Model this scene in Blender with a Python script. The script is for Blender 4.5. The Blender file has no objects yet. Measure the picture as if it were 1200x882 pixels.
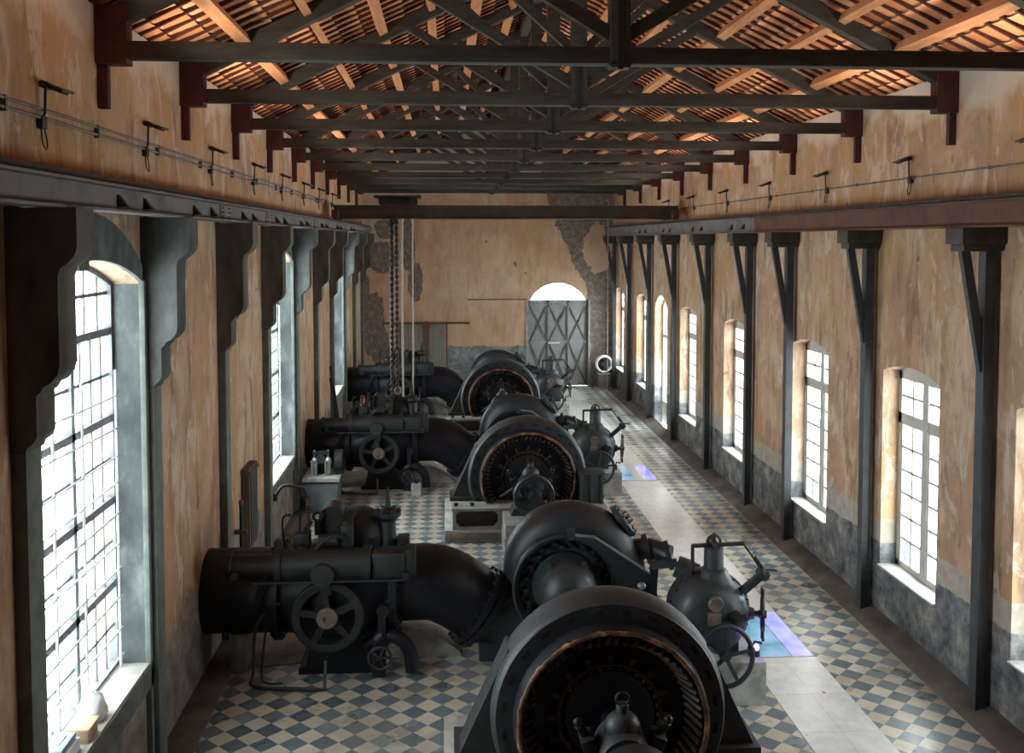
import bpy, bmesh, math, random
from mathutils import Vector, Matrix, noise as mnoise
random.seed(7)
PI = math.pi
R = math.radians
SC = bpy.context.scene
COL = SC.collection
V = Vector

# ------------------------------------------------------------------ mesh builder
class MB:
    def __init__(s):
        s.bm = bmesh.new()

    def box(s, c, d, rot=None, bev=0.0):
        b = bmesh.new()
        bmesh.ops.create_cube(b, size=1.0)
        bmesh.ops.scale(b, vec=d, verts=b.verts)
        if bev:
            bmesh.ops.bevel(b, geom=b.edges[:], offset=bev, segments=2, affect='EDGES', profile=0.6)
        m = Matrix.Translation(c)
        if rot:
            m = m @ (Matrix.Rotation(rot[2], 4, 'Z') @ Matrix.Rotation(rot[1], 4, 'Y') @ Matrix.Rotation(rot[0], 4, 'X'))
        bmesh.ops.transform(b, matrix=m, verts=b.verts)
        s._add(b)
        return s

    def b6(s, x0, x1, y0, y1, z0, z1, bev=0.0):
        return s.box(((x0+x1)/2, (y0+y1)/2, (z0+z1)/2), (x1-x0, y1-y0, z1-z0), None, bev)

    def _add(s, b):
        me = bpy.data.meshes.new('tmp')
        b.to_mesh(me); b.free()
        s.bm.from_mesh(me)
        bpy.data.meshes.remove(me)

    def rings(s, rings, cap=True, closed=False):
        bm = s.bm
        vr = [[bm.verts.new(p) for p in r] for r in rings]
        n = len(vr[0])
        m = len(vr)
        for i in range(m if closed else m-1):
            a, b = vr[i], vr[(i+1) % m]
            for j in range(n):
                k = (j+1) % n
                try:
                    bm.faces.new((a[j], a[k], b[k], b[j]))
                except ValueError:
                    pass
        if cap and not closed:
            for r, rev in ((vr[0], True), (vr[-1], False)):
                try:
                    bm.faces.new(r[::-1] if rev else r)
                except ValueError:
                    pass
        return s

    def tube(s, pts, r, seg=12, cap=True, closed=False, smooth=0):
        pts = [V(p) for p in pts]
        if smooth:
            pts2, rr = [], []
            rl = r if isinstance(r, (list, tuple)) else [r]*len(pts)
            n = len(pts)
            for i in range(n-1):
                p0, p1, p2, p3 = pts[max(i-1, 0)], pts[i], pts[i+1], pts[min(i+2, n-1)]
                for k in range(smooth):
                    t = k/smooth
                    pts2.append(0.5*((2*p1)+(p2-p0)*t+(2*p0-5*p1+4*p2-p3)*t*t+(3*p1-p0-3*p2+p3)*t*t*t))
                    rr.append(rl[i]*(1-t)+rl[i+1]*t)
            pts2.append(pts[-1]); rr.append(rl[-1])
            pts, r = pts2, rr
        n = len(pts)
        rl = r if isinstance(r, (list, tuple)) else [r]*n
        tans = []
        for i in range(n):
            if closed:
                t = pts[(i+1) % n]-pts[i-1]
            else:
                t = pts[min(i+1, n-1)]-pts[max(i-1, 0)]
            tans.append(t.normalized())
        up = V((0, 0, 1)) if abs(tans[0].z) < 0.9 else V((1, 0, 0))
        nrm = (up - tans[0]*up.dot(tans[0])).normalized()
        rings = []
        for i in range(n):
            t = tans[i]
            nrm = (nrm - t*nrm.dot(t))
            nrm = nrm.normalized() if nrm.length > 1e-6 else t.orthogonal().normalized()
            b = t.cross(nrm)
            rings.append([pts[i]+(nrm*math.cos(2*PI*j/seg)+b*math.sin(2*PI*j/seg))*rl[i] for j in range(seg)])
        return s.rings(rings, cap, closed)

    def cyl(s, p0, p1, r, r1=None, seg=20):
        return s.tube([p0, p1], [r, r if r1 is None else r1], seg)

    def lathe(s, prof, o, axis='z', seg=40, cap=True, a0=0):
        """prof = [(radius, height)], around an axis through o"""
        o = V(o)
        A = {'x': (V((1, 0, 0)), V((0, 1, 0)), V((0, 0, 1))), 'y': (V((0, 1, 0)), V((0, 0, 1)), V((1, 0, 0))),
             'z': (V((0, 0, 1)), V((1, 0, 0)), V((0, 1, 0)))}
        ax, u, w = A[axis] if isinstance(axis, str) else axis
        rings = []
        for r, h in prof:
            r = max(r, 1e-4)
            rings.append([o+ax*h+(u*math.cos(a0+2*PI*j/seg)+w*math.sin(a0+2*PI*j/seg))*r for j in range(seg)])
        return s.rings(rings, cap)

    def ring(s, c, axis, Rr, r, seg=36, seg2=8, sc=1.0):
        """torus"""
        A = {'x': (V((0, 1, 0)), V((0, 0, 1))), 'y': (V((1, 0, 0)), V((0, 0, 1))), 'z': (V((1, 0, 0)), V((0, 1, 0)))}
        u, w = A[axis] if isinstance(axis, str) else axis
        c = V(c)
        return s.tube([c+(u*math.cos(2*PI*j/seg)+w*math.sin(2*PI*j/seg))*Rr for j in range(seg)], r, seg2, False, True)

    def ball(s, c, r, sx=1, sy=1, sz=1, seg=20):
        b = bmesh.new()
        bmesh.ops.create_uvsphere(b, u_segments=seg, v_segments=max(6, seg//2), radius=r)
        bmesh.ops.transform(b, matrix=Matrix.Translation(c) @ Matrix.Diagonal((sx, sy, sz, 1)), verts=b.verts)
        s._add(b)
        return s

    def prism(s, poly, plane, a, b):
        """polygon in a plane ('xz','yz','xy') pulled between a and b on the third axis"""
        def P(u, w, t):
            return {'xz': (u, t, w), 'yz': (t, u, w), 'xy': (u, w, t)}[plane]
        bm = s.bm
        v0 = [bm.verts.new(P(u, w, a)) for u, w in poly]
        v1 = [bm.verts.new(P(u, w, b)) for u, w in poly]
        n = len(poly)
        fs = [bm.faces.new(v0), bm.faces.new(v1[::-1])]
        for i in range(n):
            k = (i+1) % n
            fs.append(bm.faces.new((v0[i], v1[i], v1[k], v0[k])))
        bmesh.ops.recalc_face_normals(bm, faces=fs)
        return s

    def bar(s, p0, p1, w, h, roll_up=(0, 0, 1)):
        """rectangular bar between two points, w across, h along the up hint"""
        p0, p1 = V(p0), V(p1)
        t = (p1-p0).normalized()
        up = V(roll_up)
        if abs(t.dot(up)) > 0.98:
            up = V((0, 1, 0))
        sd = t.cross(up).normalized()
        up = sd.cross(t).normalized()
        q = [(-1, -1), (1, -1), (1, 1), (-1, 1)]
        return s.rings([[p+sd*(a*w/2)+up*(b*h/2) for a, b in q] for p in (p0, p1)])

    def build(s, name, mat, parent=None, base=None, angle=38, recalc=True):
        bm = s.bm
        if recalc:
            bmesh.ops.recalc_face_normals(bm, faces=bm.faces[:])
        org = V(base) if base is not None else (ORG.get(parent.name, V((0, 0, 0))) if parent else V((0, 0, 0)))
        if org.length > 0:
            bmesh.ops.translate(bm, vec=-org, verts=bm.verts)
        me = bpy.data.meshes.new(name)
        bm.to_mesh(me); bm.free()
        for p in me.polygons:
            p.use_smooth = True
        me.set_sharp_from_angle(angle=R(angle))
        if mat:
            for m in (mat if isinstance(mat, (list, tuple)) else [mat]):
                me.materials.append(m)
        o = bpy.data.objects.new(name, me)
        COL.objects.link(o)
        if parent:
            o.parent = parent
            ORG[o.name] = org
        else:
            o.location = org
        return o

ORG = {}

def tag(o, label=None, cat=None, group=None, kind=None):
    if label: o['label'] = label
    if cat: o['category'] = cat
    if group: o['group'] = group
    if kind: o['kind'] = kind
    return o

def thing(name, label, cat, base, group=None, kind=None):
    o = bpy.data.objects.new(name, None)
    COL.objects.link(o)
    o.empty_display_size = 0.1
    o.location = base
    ORG[o.name] = V(base)
    return tag(o, label, cat, group, kind)

def dup(root, delta, label=None, group=None, skip=()):
    kids = [o for o in bpy.data.objects if o.parent == root]
    c = root.copy(); COL.objects.link(c)
    c.location = root.location + V(delta)
    if label: c['label'] = label
    if group: c['group'] = group
    for k in kids:
        if k.name.split('.')[0] in skip: continue
        _dc(k, c)
    return c

def _dc(o, par):
    kids = [k for k in bpy.data.objects if k.parent == o]
    c = o.copy(); COL.objects.link(c); c.parent = par
    for k in kids: _dc(k, c)

# ------------------------------------------------------------------ materials
class NT:
    def __init__(s, name):
        s.m = bpy.data.materials.new(name)
        s.m.use_nodes = True
        s.t = s.m.node_tree
        s.n = s.t.nodes
        s.bsdf = s.n['Principled BSDF']
        s.out = s.n['Material Output']

    def new(s, typ, **kw):
        n = s.n.new(typ)
        for k, v in kw.items(): setattr(n, k, v)
        return n

    def L(s, a, b):
        s.t.links.new(a, b)

    def put(s, sock, v):
        if hasattr(v, 'is_output') or hasattr(v, 'links'):
            s.L(v, sock)
        else:
            sock.default_value = v

    def math(s, op, a, b=0.0, c=None, clamp=False):
        n = s.new('ShaderNodeMath', operation=op)
        n.use_clamp = clamp
        s.put(n.inputs[0], a); s.put(n.inputs[1], b)
        if c is not None: s.put(n.inputs[2], c)
        return n.outputs[0]

    def pos(s):
        g = s.new('ShaderNodeNewGeometry')
        return g.outputs['Position']

    def obj(s):
        g = s.new('ShaderNodeTexCoord')
        return g.outputs['Object']

    def sep(s, v):
        n = s.new('ShaderNodeSeparateXYZ'); s.L(v, n.inputs[0])
        return n.outputs[0], n.outputs[1], n.outputs[2]

    def scale(s, v, sc, loc=(0, 0, 0)):
        n = s.new('ShaderNodeMapping'); s.L(v, n.inputs[0])
        n.inputs['Scale'].default_value = sc
        n.inputs['Location'].default_value = loc
        return n.outputs[0]

    def noise(s, v, sc, det=6, rough=0.6, dist=0.0):
        n = s.new('ShaderNodeTexNoise')
        s.L(v, n.inputs['Vector'])
        n.inputs['Scale'].default_value = sc
        n.inputs['Detail'].default_value = det
        n.inputs['Roughness'].default_value = rough
        n.inputs['Distortion'].default_value = dist
        return n.outputs[0]

    def ramp(s, f, stops, interp='LINEAR'):
        n = s.new('ShaderNodeValToRGB')
        n.color_ramp.interpolation = interp
        el = n.color_ramp.elements
        while len(el) < len(stops): el.new(0.5)
        for e, (p, c) in zip(el, stops):
            e.position = p
            e.color = c if len(c) == 4 else (*c, 1)
        s.put(n.inputs[0], f)
        return n.outputs[0]

    def step(s, f, lo, hi):
        n = s.new('ShaderNodeMapRange'); n.clamp = True
        n.interpolation_type = 'SMOOTHSTEP'
        s.put(n.inputs[0], f)
        n.inputs[1].default_value = lo; n.inputs[2].default_value = hi
        return n.outputs[0]

    def mix(s, f, a, b, blend='MIX'):
        n = s.new('ShaderNodeMix', data_type='RGBA', blend_type=blend)
        s.put(n.inputs[0], f)
        for i, v in ((6, a), (7, b)):
            if isinstance(v, tuple): n.inputs[i].default_value = (*v[:3], 1)
            else: s.L(v, n.inputs[i])
        return n.outputs[2]

    def bump(s, h, strength=0.3, dist=0.02):
        n = s.new('ShaderNodeBump')
        n.inputs['Strength'].default_value = strength
        n.inputs['Distance'].default_value = dist
        s.L(h, n.inputs['Height'])
        s.L(n.outputs[0], s.bsdf.inputs['Normal'])

    def fin(s, col=None, rough=None, metal=0.0, spec=None):
        if col is not None: s.put(s.bsdf.inputs['Base Color'], col if not isinstance(col, tuple) else (*col[:3], 1))
        if rough is not None: s.put(s.bsdf.inputs['Roughness'], rough)
        s.bsdf.inputs['Metallic'].default_value = metal
        if spec is not None: s.bsdf.inputs['Specular IOR Level'].default_value = spec
        return s.m

def simple(name, c1, c2, sc=4.0, rough=0.6, metal=0.0, bump=0.0, stretch=(1, 1, 1), c3=None, spec=None, lo=0.35, hi=0.65, world=False):
    t = NT(name)
    v = t.scale(t.pos() if world else t.obj(), stretch)
    f = t.noise(v, sc, 7, 0.62)
    st = [(lo, c1), (hi, c2)]
    if c3: st = [(lo, c1), ((lo+hi)/2, c2), (hi, c3)]
    col = t.ramp(f, st)
    if bump:
        f2 = t.noise(v, sc*4, 5, 0.7)
        t.bump(f2, bump, 0.01)
    return t.fin(col, rough, metal, spec)

def plaster(name, dado):
    """worn ochre and pink lime plaster; dado = 'right', 'left', 'end'"""
    t = NT(name)
    p = t.pos()
    x, y, z = t.sep(p)
    big = t.noise(p, 0.55, 6, 0.6, 0.4)
    streak = t.noise(t.scale(p, (1.8, 1.8, 0.42)), 1.5, 7, 0.68, 0.3)
    fine = t.noise(p, 5.0, 8, 0.7)
    flake = t.noise(t.scale(p, (1, 1, 0.45)), 2.3, 9, 0.66, 0.8)
    if dado == 'end':
        base = t.ramp(big, [(0.36, (.63, .41, .28)), (0.5, (.68, .48, .335)), (0.62, (.72, .54, .40))])
    else:
        base = t.ramp(big, [(0.36, (.44, .275, .18)), (0.48, (.50, .33, .22)), (0.6, (.56, .41, .295))])
    mid = t.noise(t.scale(p, (1, 1, .7), (5, 2, 1)), 1.7, 7, 0.62, 0.5)
    base = t.mix(t.math('MULTIPLY', t.step(mid, .46, .60), .55 if dado != 'end' else .2), base, (.33, .215, .15))
    dk = t.step(streak, 0.50, 0.66)
    base = t.mix(t.math('MULTIPLY', dk, 0.75 if dado != 'end' else .3), base, (.22, .135, .088))
    zt = t.step(z, 4.5, 8.5)
    ylw = t.step(t.math('ADD', t.noise(t.scale(p, (1.0, 1.0, 0.3), (3, 9, 1)), 0.9, 6, 0.62), t.math('MULTIPLY', zt, 0.10)), 0.5, 0.66)
    base = t.mix(t.math('MULTIPLY', ylw, 0.65), base, (.48, .30, .135) if dado != 'end' else (.55, .33, .19))
    st2 = t.noise(t.scale(p, (2.2, 2.2, 0.62), (11, 4, 2)), 1.5, 8, 0.7, 0.5)
    pale = t.math('MAXIMUM', t.step(flake, 0.56, 0.62), t.step(st2, .57, .64))
    base = t.mix(t.math('MULTIPLY', pale, 0.6 if dado != 'end' else .25), base, (.62, .545, .46))
    spk = t.step(fine, 0.57, 0.68)
    base = t.mix(t.math('MULTIPLY', spk, 0.5 if dado != 'end' else .2), base, (.20, .14, .10))
    dot = t.step(t.noise(t.scale(p, (1, 1, .8)), 2.1, 2, .5), .735, .76)
    base = t.mix(t.math('MULTIPLY', dot, .7), base, (.16, .10, .07))
    # lime bloom under the roof
    top = t.step(t.math('ADD', z, t.math('MULTIPLY', t.noise(p, 1.2, 6), 1.6)), 9.55, 9.9)
    base = t.mix(t.math('MULTIPLY', top, 0.8), base, (.62, .58, .50))
    wob = t.math('MULTIPLY', t.math('SUBTRACT', t.noise(p, 1.1, 6, 0.65), 0.5), 0.22)
    zz = t.math('ADD', z, wob)
    if dado == 'right':
        g1 = t.math('SUBTRACT', 1.0, t.step(z, 1.80, 1.82))
        greyl = t.ramp(fine, [(0.35, (.33, .32, .29)), (0.65, (.50, .47, .42))])
        base = t.mix(t.math('MULTIPLY', g1, 0.75), base, greyl)
        g2 = t.math('SUBTRACT', 1.0, t.step(zz, 1.36, 1.40))
        grey = t.ramp(t.noise(p, 2.2, 9, 0.72), [(0.38, (.075, .085, .092)), (0.48, (.155, .168, .175)), (0.56, (.23, .23, .22)), (0.66, (.42, .38, .33))])
        base = t.mix(g2, base, grey)
    elif dado == 'left':
        a = t.math('ADD', z, t.math('MULTIPLY', t.math('SUBTRACT', t.noise(p, 0.9, 7, 0.65), 0.5), 2.6))
        g2 = t.math('SUBTRACT', 1.0, t.step(a, 1.15, 1.5))
        grey = t.ramp(t.noise(p, 2.4, 9, 0.75), [(0.3, (.05, .045, .04)), (0.45, (.16, .14, .115)), (0.6, (.26, .26, .235)), (0.75, (.44, .40, .33))])
        base = t.mix(t.math('MULTIPLY', g2, 0.9), base, grey)
    else:
        a = t.math('ADD', z, t.math('MULTIPLY', t.math('SUBTRACT', t.noise(p, 1.6, 7, 0.65), 0.5), 0.35))
        g2 = t.math('SUBTRACT', 1.0, t.step(a, 1.85, 1.92))
        g2 = t.math('MULTIPLY', g2, t.step(x, 0.0, 0.1))
        grey = t.ramp(t.noise(p, 1.7, 9, 0.75), [(0.35, (.10, .13, .15)), (0.5, (.22, .26, .27)), (0.64, (.46, .47, .44))])
        base = t.mix(g2, base, grey)
        # places where the plaster has come off down to the masonry
        nz = t.math('MULTIPLY', t.math('SUBTRACT', t.noise(p, 1.5, 8, 0.7), 0.5), 1.5)
        zr = t.new('ShaderNodeValToRGB')
        el = zr.color_ramp.elements
        pts = [(0.0, 6.75), (3.0, 6.7), (4.8, 6.5), (5.4, 6.1), (6.4, 5.6), (7.4, 5.2), (8.9, 4.65), (12.0, 4.3)]
        while len(el) < len(pts): el.new(0.5)
        for e, (zz_, xx_) in zip(el, pts):
            e.position = zz_/12.0; e.color = (xx_/10, xx_/10, xx_/10, 1)
        t.L(t.math('DIVIDE', z, 12.0), zr.inputs[0])
        bx = t.math('MULTIPLY', zr.outputs[0], 10.0)
        m1 = t.step(t.math('ADD', t.math('SUBTRACT', x, bx), t.math('MULTIPLY', nz, 0.7)), -0.03, 0.03)
        # a remnant of plaster high in the corner stays
        def blob(cx, cz, rx, rz):
            dx = t.math('DIVIDE', t.math('SUBTRACT', x, cx), rx)
            dz = t.math('DIVIDE', t.math('SUBTRACT', z, cz), rz)
            d = t.math('SQRT', t.math('ADD', t.math('MULTIPLY', dx, dx), t.math('MULTIPLY', dz, dz)))
            d = t.math('ADD', d, t.math('MULTIPLY', nz, 0.9))
            return t.math('SUBTRACT', 1.0, t.step(d, 0.95, 1.02))
        m1 = t.math('MULTIPLY', m1, t.math('SUBTRACT', 1.0, blob(7.1, 6.4, 0.75, 1.1)))
        for args in ((-1.72, 6.6, 0.32, 1.2), (-1.4, 4.9, 0.33, 1.0), (-2.9, 6.0, 0.75, 0.75), (-2.75, 7.3, .5, .5), (-3.3, 2.9, 0.55, 1.5), (-3.0, 1.8, .45, 1.0), (-3.75, 4.3, .3, 1.0)):
            m1 = t.math('MAXIMUM', m1, blob(*args))
        br = t.new('ShaderNodeTexBrick')
        t.L(t.scale(p, (1, 1, 1)), br.inputs['Vector'])
        cmb = t.new('ShaderNodeCombineXYZ')
        t.L(t.math('ADD', x, t.math('MULTIPLY', t.noise(p, 3, 3), 0.12)), cmb.inputs[0])
        t.L(t.math('ADD', z, t.math('MULTIPLY', t.noise(p, 2.2, 3), 0.12)), cmb.inputs[1])
        t.L(cmb.outputs[0], br.inputs['Vector'])
        br.inputs['Color1'].default_value = (.20, .135, .11, 1)
        br.inputs['Color2'].default_value = (.28, .235, .20, 1)
        br.inputs['Mortar'].default_value = (.34, .30, .26, 1)
        br.inputs['Scale'].default_value = 2.6
        br.inputs['Mortar Size'].default_value = 0.03
        rub = t.ramp(t.noise(p, 4.5, 8, 0.75), [(0.36, (.06, .048, .042)), (0.5, (.20, .155, .125)), (0.62, (.42, .36, .30))])
        mas = t.mix(0.55, br.outputs[0], rub)
        base = t.mix(m1, base, mas)
        h = t.math('ADD', t.math('MULTIPLY', m1, -1.0), t.math('MULTIPLY', t.noise(p, 6, 6, .7), t.math('MULTIPLY', m1, 0.8)))
        t.bump(h, 0.6, 0.06)
    if dado != 'end':
        t.bump(t.math('ADD', flake, t.math('MULTIPLY', fine, 0.4)), 0.35, 0.02)
    return t.fin(base, 0.9, 0, 0.2)

def floor_mat():
    t = NT('cement_tiles')
    p = t.pos()
    x, y, z = t.sep(p)
    x = t.math('SUBTRACT', x, -1.67); y = t.math('SUBTRACT', y, 14.13)
    u = t.math('ADD', t.math('DIVIDE', t.math('ADD', x, y), 0.4), 0.5)
    v = t.math('ADD', t.math('DIVIDE', t.math('SUBTRACT', x, y), 0.4), 0.5)
    fu, fv = t.math('FLOOR', u), t.math('FLOOR', v)
    par = t.math('MODULO', t.math('ABSOLUTE', t.math('ADD', fu, fv)), 2.0)
    par = t.math('GREATER_THAN', par, 0.5)
    cm = t.new('ShaderNodeCombineXYZ'); t.L(fu, cm.inputs[0]); t.L(fv, cm.inputs[1])
    wn = t.new('ShaderNodeTexWhiteNoise'); t.L(cm.outputs[0], wn.inputs['Vector'])
    rnd = wn.outputs['Value']
    wear = t.noise(p, 0.5, 6, 0.6)
    fine = t.noise(p, 14, 6, 0.7)
    mott = t.noise(p, 5, 6, 0.7)
    dark = t.ramp(t.math('ADD', t.math('MULTIPLY', rnd, 0.65), t.math('MULTIPLY', mott, 0.35)),
                  [(0.1, (.082, .122, .145)), (0.5, (.128, .186, .218)), (0.92, (.21, .28, .31))])
    lite = t.ramp(t.math('ADD', t.math('MULTIPLY', rnd, 0.5), t.math('MULTIPLY', mott, 0.5)),
                  [(0.1, (.44, .40, .315)), (0.5, (.54, .50, .40)), (0.9, (.63, .60, .51))])
    col = t.mix(par, dark, lite)
    ed = t.math('MINIMUM', t.math('MINIMUM', t.math('FRACT', u), t.math('SUBTRACT', 1.0, t.math('FRACT', u))),
                t.math('MINIMUM', t.math('FRACT', v), t.math('SUBTRACT', 1.0, t.math('FRACT', v))))
    gr = t.math('LESS_THAN', ed, 0.012)
    col = t.mix(t.math('MULTIPLY', gr, 0.5), col, (.20, .19, .16))
    dirt = t.step(t.math('ADD', wear, t.math('MULTIPLY', fine, 0.15)), 0.55, 0.72)
    col = t.mix(t.math('MULTIPLY', dirt, 0.45), col, (.22, .20, .165))
    rough = t.ramp(t.noise(p, 1.3, 5), [(0.3, (.22,)*3), (0.7, (.42,)*3)])
    return t.fin(col, rough, 0, 0.45)

def slab_mat():
    t = NT('pale_slabs')
    p = t.pos()
    x, y, z = t.sep(p)
    fx = t.math('FRACT', t.math('DIVIDE', t.math('SUBTRACT', x, 4.87), 0.575))
    fy = t.math('FRACT', t.math('DIVIDE', t.math('SUBTRACT', y, 12.0), 1.15))
    ln = t.math('MAXIMUM', t.math('LESS_THAN', fx, 0.014), t.math('LESS_THAN', fy, 0.009))
    col = t.ramp(t.noise(p, 3.5, 8, 0.7), [(0.35, (.62, .64, .62)), (0.65, (.78, .79, .77))])
    sp = t.step(t.noise(p, 7, 2, 0.5), 0.74, 0.77)
    col = t.mix(t.math('MULTIPLY', sp, .7), col, (.15, .15, .14))
    col = t.mix(t.math('MULTIPLY', ln, 0.5), col, (.25, .25, .23))
    return t.fin(col, 0.24, 0, 0.5)

def tile_mat():
    t = NT('terracotta')
    p = t.pos()
    x, y, z = t.sep(p)
    cm = t.new('ShaderNodeCombineXYZ')
    t.L(t.math('FLOOR', t.math('DIVIDE', x, 0.36)), cm.inputs[0]); t.L(t.math('FLOOR', t.math('DIVIDE', t.math('SUBTRACT', y, -4.0), 0.36)), cm.inputs[1])
    wn = t.new('ShaderNodeTexWhiteNoise'); t.L(cm.outputs[0], wn.inputs['Vector'])
    f = t.math('ADD', t.math('MULTIPLY', wn.outputs['Value'], 0.55), t.math('MULTIPLY', t.noise(p, 3, 7, .7), 0.45))
    col = t.ramp(f, [(0.22, (.50, .185, .08)), (0.5, (.66, .275, .125)), (0.75, (.74, .38, .20))])
    fr = t.math('FRACT', t.math('DIVIDE', x, 0.36))
    mk = t.math('MULTIPLY', t.math('LESS_THAN', fr, .10), t.step(t.noise(p, 5, 3), .45, .6))
    col = t.mix(t.math('MULTIPLY', mk, .7), col, (.80, .62, .48))
    return t.fin(col, 0.85, 0, 0.2)

def iron(name, c1, c2, rough=(.38, .6), spec=0.5, dust=None, sc=3.0):
    t = NT(name)
    p = t.obj()
    col = t.ramp(t.noise(p, sc, 8, 0.65), [(0.35, c1), (0.68, c2)])
    if dust:
        d = t.step(t.noise(p, sc*1.7, 8, 0.7, .5), 0.56, 0.72)
        col = t.mix(t.math('MULTIPLY', d, 0.5), col, dust)
    r = t.ramp(t.noise(p, sc*2, 5), [(0.3, (rough[0],)*3), (0.7, (rough[1],)*3)])
    t.bump(t.noise(p, 18, 5, .7), 0.12, 0.01)
    return t.fin(col, r, 0.0, spec)

def glass_mat():
    t = NT('window_glass')
    tr = t.new('ShaderNodeBsdfTransparent'); tr.inputs[0].default_value = (.96, .98, .97, 1)
    gl = t.new('ShaderNodeBsdfGlossy'); gl.inputs['Roughness'].default_value = 0.03
    mx = t.new('ShaderNodeMixShader'); mx.inputs[0].default_value = 0.06
    t.L(tr.outputs[0], mx.inputs[1]); t.L(gl.outputs[0], mx.inputs[2])
    t.L(mx.outputs[0], t.out.inputs[0])
    t.n.remove(t.bsdf)
    return t.m

def emis(name, col, st):
    t = NT(name)
    t.bsdf.inputs['Base Color'].default_value = (*col, 1)
    t.bsdf.inputs['Emission Color'].default_value = (*col, 1)
    t.bsdf.inputs['Emission Strength'].default_value = st
    return t.m

M = {}
M['wall_r'] = plaster('plaster_right', 'right')
M['wall_l'] = plaster('plaster_left', 'left')
M['wall_e'] = plaster('plaster_end', 'end')
M['floor'] = floor_mat()
M['slab'] = slab_mat()
M['tile'] = tile_mat()
M['gap_shade'] = simple('gap_shade_brown', (.05, .014, .009), (.085, .025, .014), 3, .8, world=True)  # shade of the gaps between roof tiles, put into the colour
M['purlin'] = simple('orange_timber', (.50, .215, .09), (.66, .33, .16), 2.5, .75, stretch=(6, .6, 6))
M['timber'] = simple('dark_timber', (.026, .025, .02), (.058, .053, .043), 3, .7, bump=.15, stretch=(.6, 3, 3))
M['corbel_wood'] = simple('maroon_timber', (.045, .013, .009), (.085, .026, .018), 3, .65, bump=.15)
M['pil'] = simple('sooty_concrete', (.05, .043, .035), (.12, .105, .086), 2.0, .85, bump=.3, stretch=(1, 1, .4), c3=(.15, .145, .13), hi=.72)
M['pilgrey'] = simple('grey_cement', (0.0425, 0.0531, 0.0553), (0.0850, 0.0999, 0.1020), 2.2, .85, bump=.3, stretch=(1, 1, .5), c3=(.20, .225, .22), hi=.72)
M['pilmid'] = simple('dull_cement', (.035, .04, .038), (.075, .083, .078), 2.2, .85, bump=.3, stretch=(1, 1, .5), c3=(.13, .14, .13), hi=.7)
M['trimgreen'] = simple('greygreen_paint', (.085, .10, .09), (.16, .185, .165), 3, .75, bump=.2)
M['sill'] = simple('white_sill', (.42, .41, .38), (.56, .55, .52), 6, .6)
M['frame_d'] = simple('grey_iron_frame', (.10, .115, .12), (.17, .185, .19), 6, .55)
M['frame_w'] = simple('pale_grille', (.55, .57, .55), (.70, .72, .70), 8, .5)
M['frame_r'] = simple('beige_grey_frame', (.42, .42, .38), (.54, .535, .49), 5, .6)
M['glass'] = glass_mat()
M['iron'] = iron('black_iron', (0.0060, 0.0072, 0.0096), (0.0120, 0.0144, 0.0180), (.34, .55), .5)
M['irong'] = iron('stator_iron', (.018, .022, .025), (.036, .040, .041), (.42, .62), .5, dust=(.05, .05, .042))
M['ironb'] = iron('blue_black_iron', (0.0054, 0.0078, 0.0132), (0.0120, 0.0162, 0.0240), (.38, .58), .5)
M['frontring'] = iron('ring_blue_grey', (0.0144, 0.0184, 0.0240), (0.0272, 0.0336, 0.0400), (.4, .6), .5)
M['void'] = simple('slot_black', (.003, .003, .004), (.006, .006, .007), 5, .9)
M['casing'] = iron('casing_iron', (.012, .017, .022), (.024, .031, .037), (.36, .52), .5, dust=(.032, .034, .032))
M['pipe'] = iron('pipe_tar', (.005, .006, .010), (.009, .010, .015), (.36, .56), .32)
M['valve'] = iron('valve_iron', (.009, .010, .011), (.017, .018, .019), (.45, .65), .34, dust=(.030, .028, .022))
M['greeniron'] = iron('greygreen_iron', (.018, .026, .030), (.036, .047, .051), (.38, .55), .5, dust=(.075, .077, .07))
M['coil'] = iron('brown_windings', (.024, .015, .013), (.075, .045, .034), (.5, .7), .4, dust=(.10, .06, .045), sc=6)
M['copper'] = simple('rusty_copper', (.030, .018, .013), (.17, .072, .034), 4.5, .55, .2, c3=(.50, .30, .165), lo=.36, hi=.68)
M['steelbright'] = simple('bright_steel', (.30, .31, .32), (.48, .49, .50), 5, .35, .6)
M['brown_dial'] = simple('dull_brass', (.10, .075, .06), (.18, .14, .11), 6, .5, .3)
M['concrete'] = simple('concrete', (.26, .27, .25), (.40, .405, .38), 4, .85, bump=.3, c3=(.52, .52, .48), hi=.72)
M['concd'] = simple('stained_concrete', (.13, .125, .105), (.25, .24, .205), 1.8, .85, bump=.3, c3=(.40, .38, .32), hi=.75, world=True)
M['curb'] = simple('dark_curb', (.075, .068, .058), (.14, .125, .105), 1.5, .75, bump=.3, c3=(.21, .19, .16), hi=.75, world=True)
M['bed'] = simple('pale_bedplate', (.19, .20, .185), (.30, .31, .285), 3, .6, bump=.15)
M['rail'] = simple('grey_girder', (.10, .10, .105), (.19, .18, .18), 1.6, .6, .2, bump=.2, c3=(.24, .17, .14), hi=.72)
M['railrust'] = simple('rusty_girder', (.075, .030, .017), (.145, .060, .033), 1.2, .65, .1, bump=.2, c3=(.085, .060, .048), hi=.75)
M['post'] = simple('post_paint', (.022, .026, .032), (.048, .055, .065), 2.5, .5)
M['capd'] = simple('post_cap_iron', (0.0245, 0.0210, 0.0189), (0.0595, 0.0504, 0.0434), 3, .6)
M['bridge'] = simple('brown_girder', (0.0440, 0.0256, 0.0176), (0.0800, 0.0496, 0.0360), 2, .6, bump=.15)
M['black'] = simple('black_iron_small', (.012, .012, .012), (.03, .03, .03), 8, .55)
M['conduit'] = simple('conduit_grey', (.10, .10, .095), (.2, .2, .19), 6, .5)
M['doorg'] = simple('grey_door_sheet', (.27, .29, .29), (.37, .385, .38), 2, .6)
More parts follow.
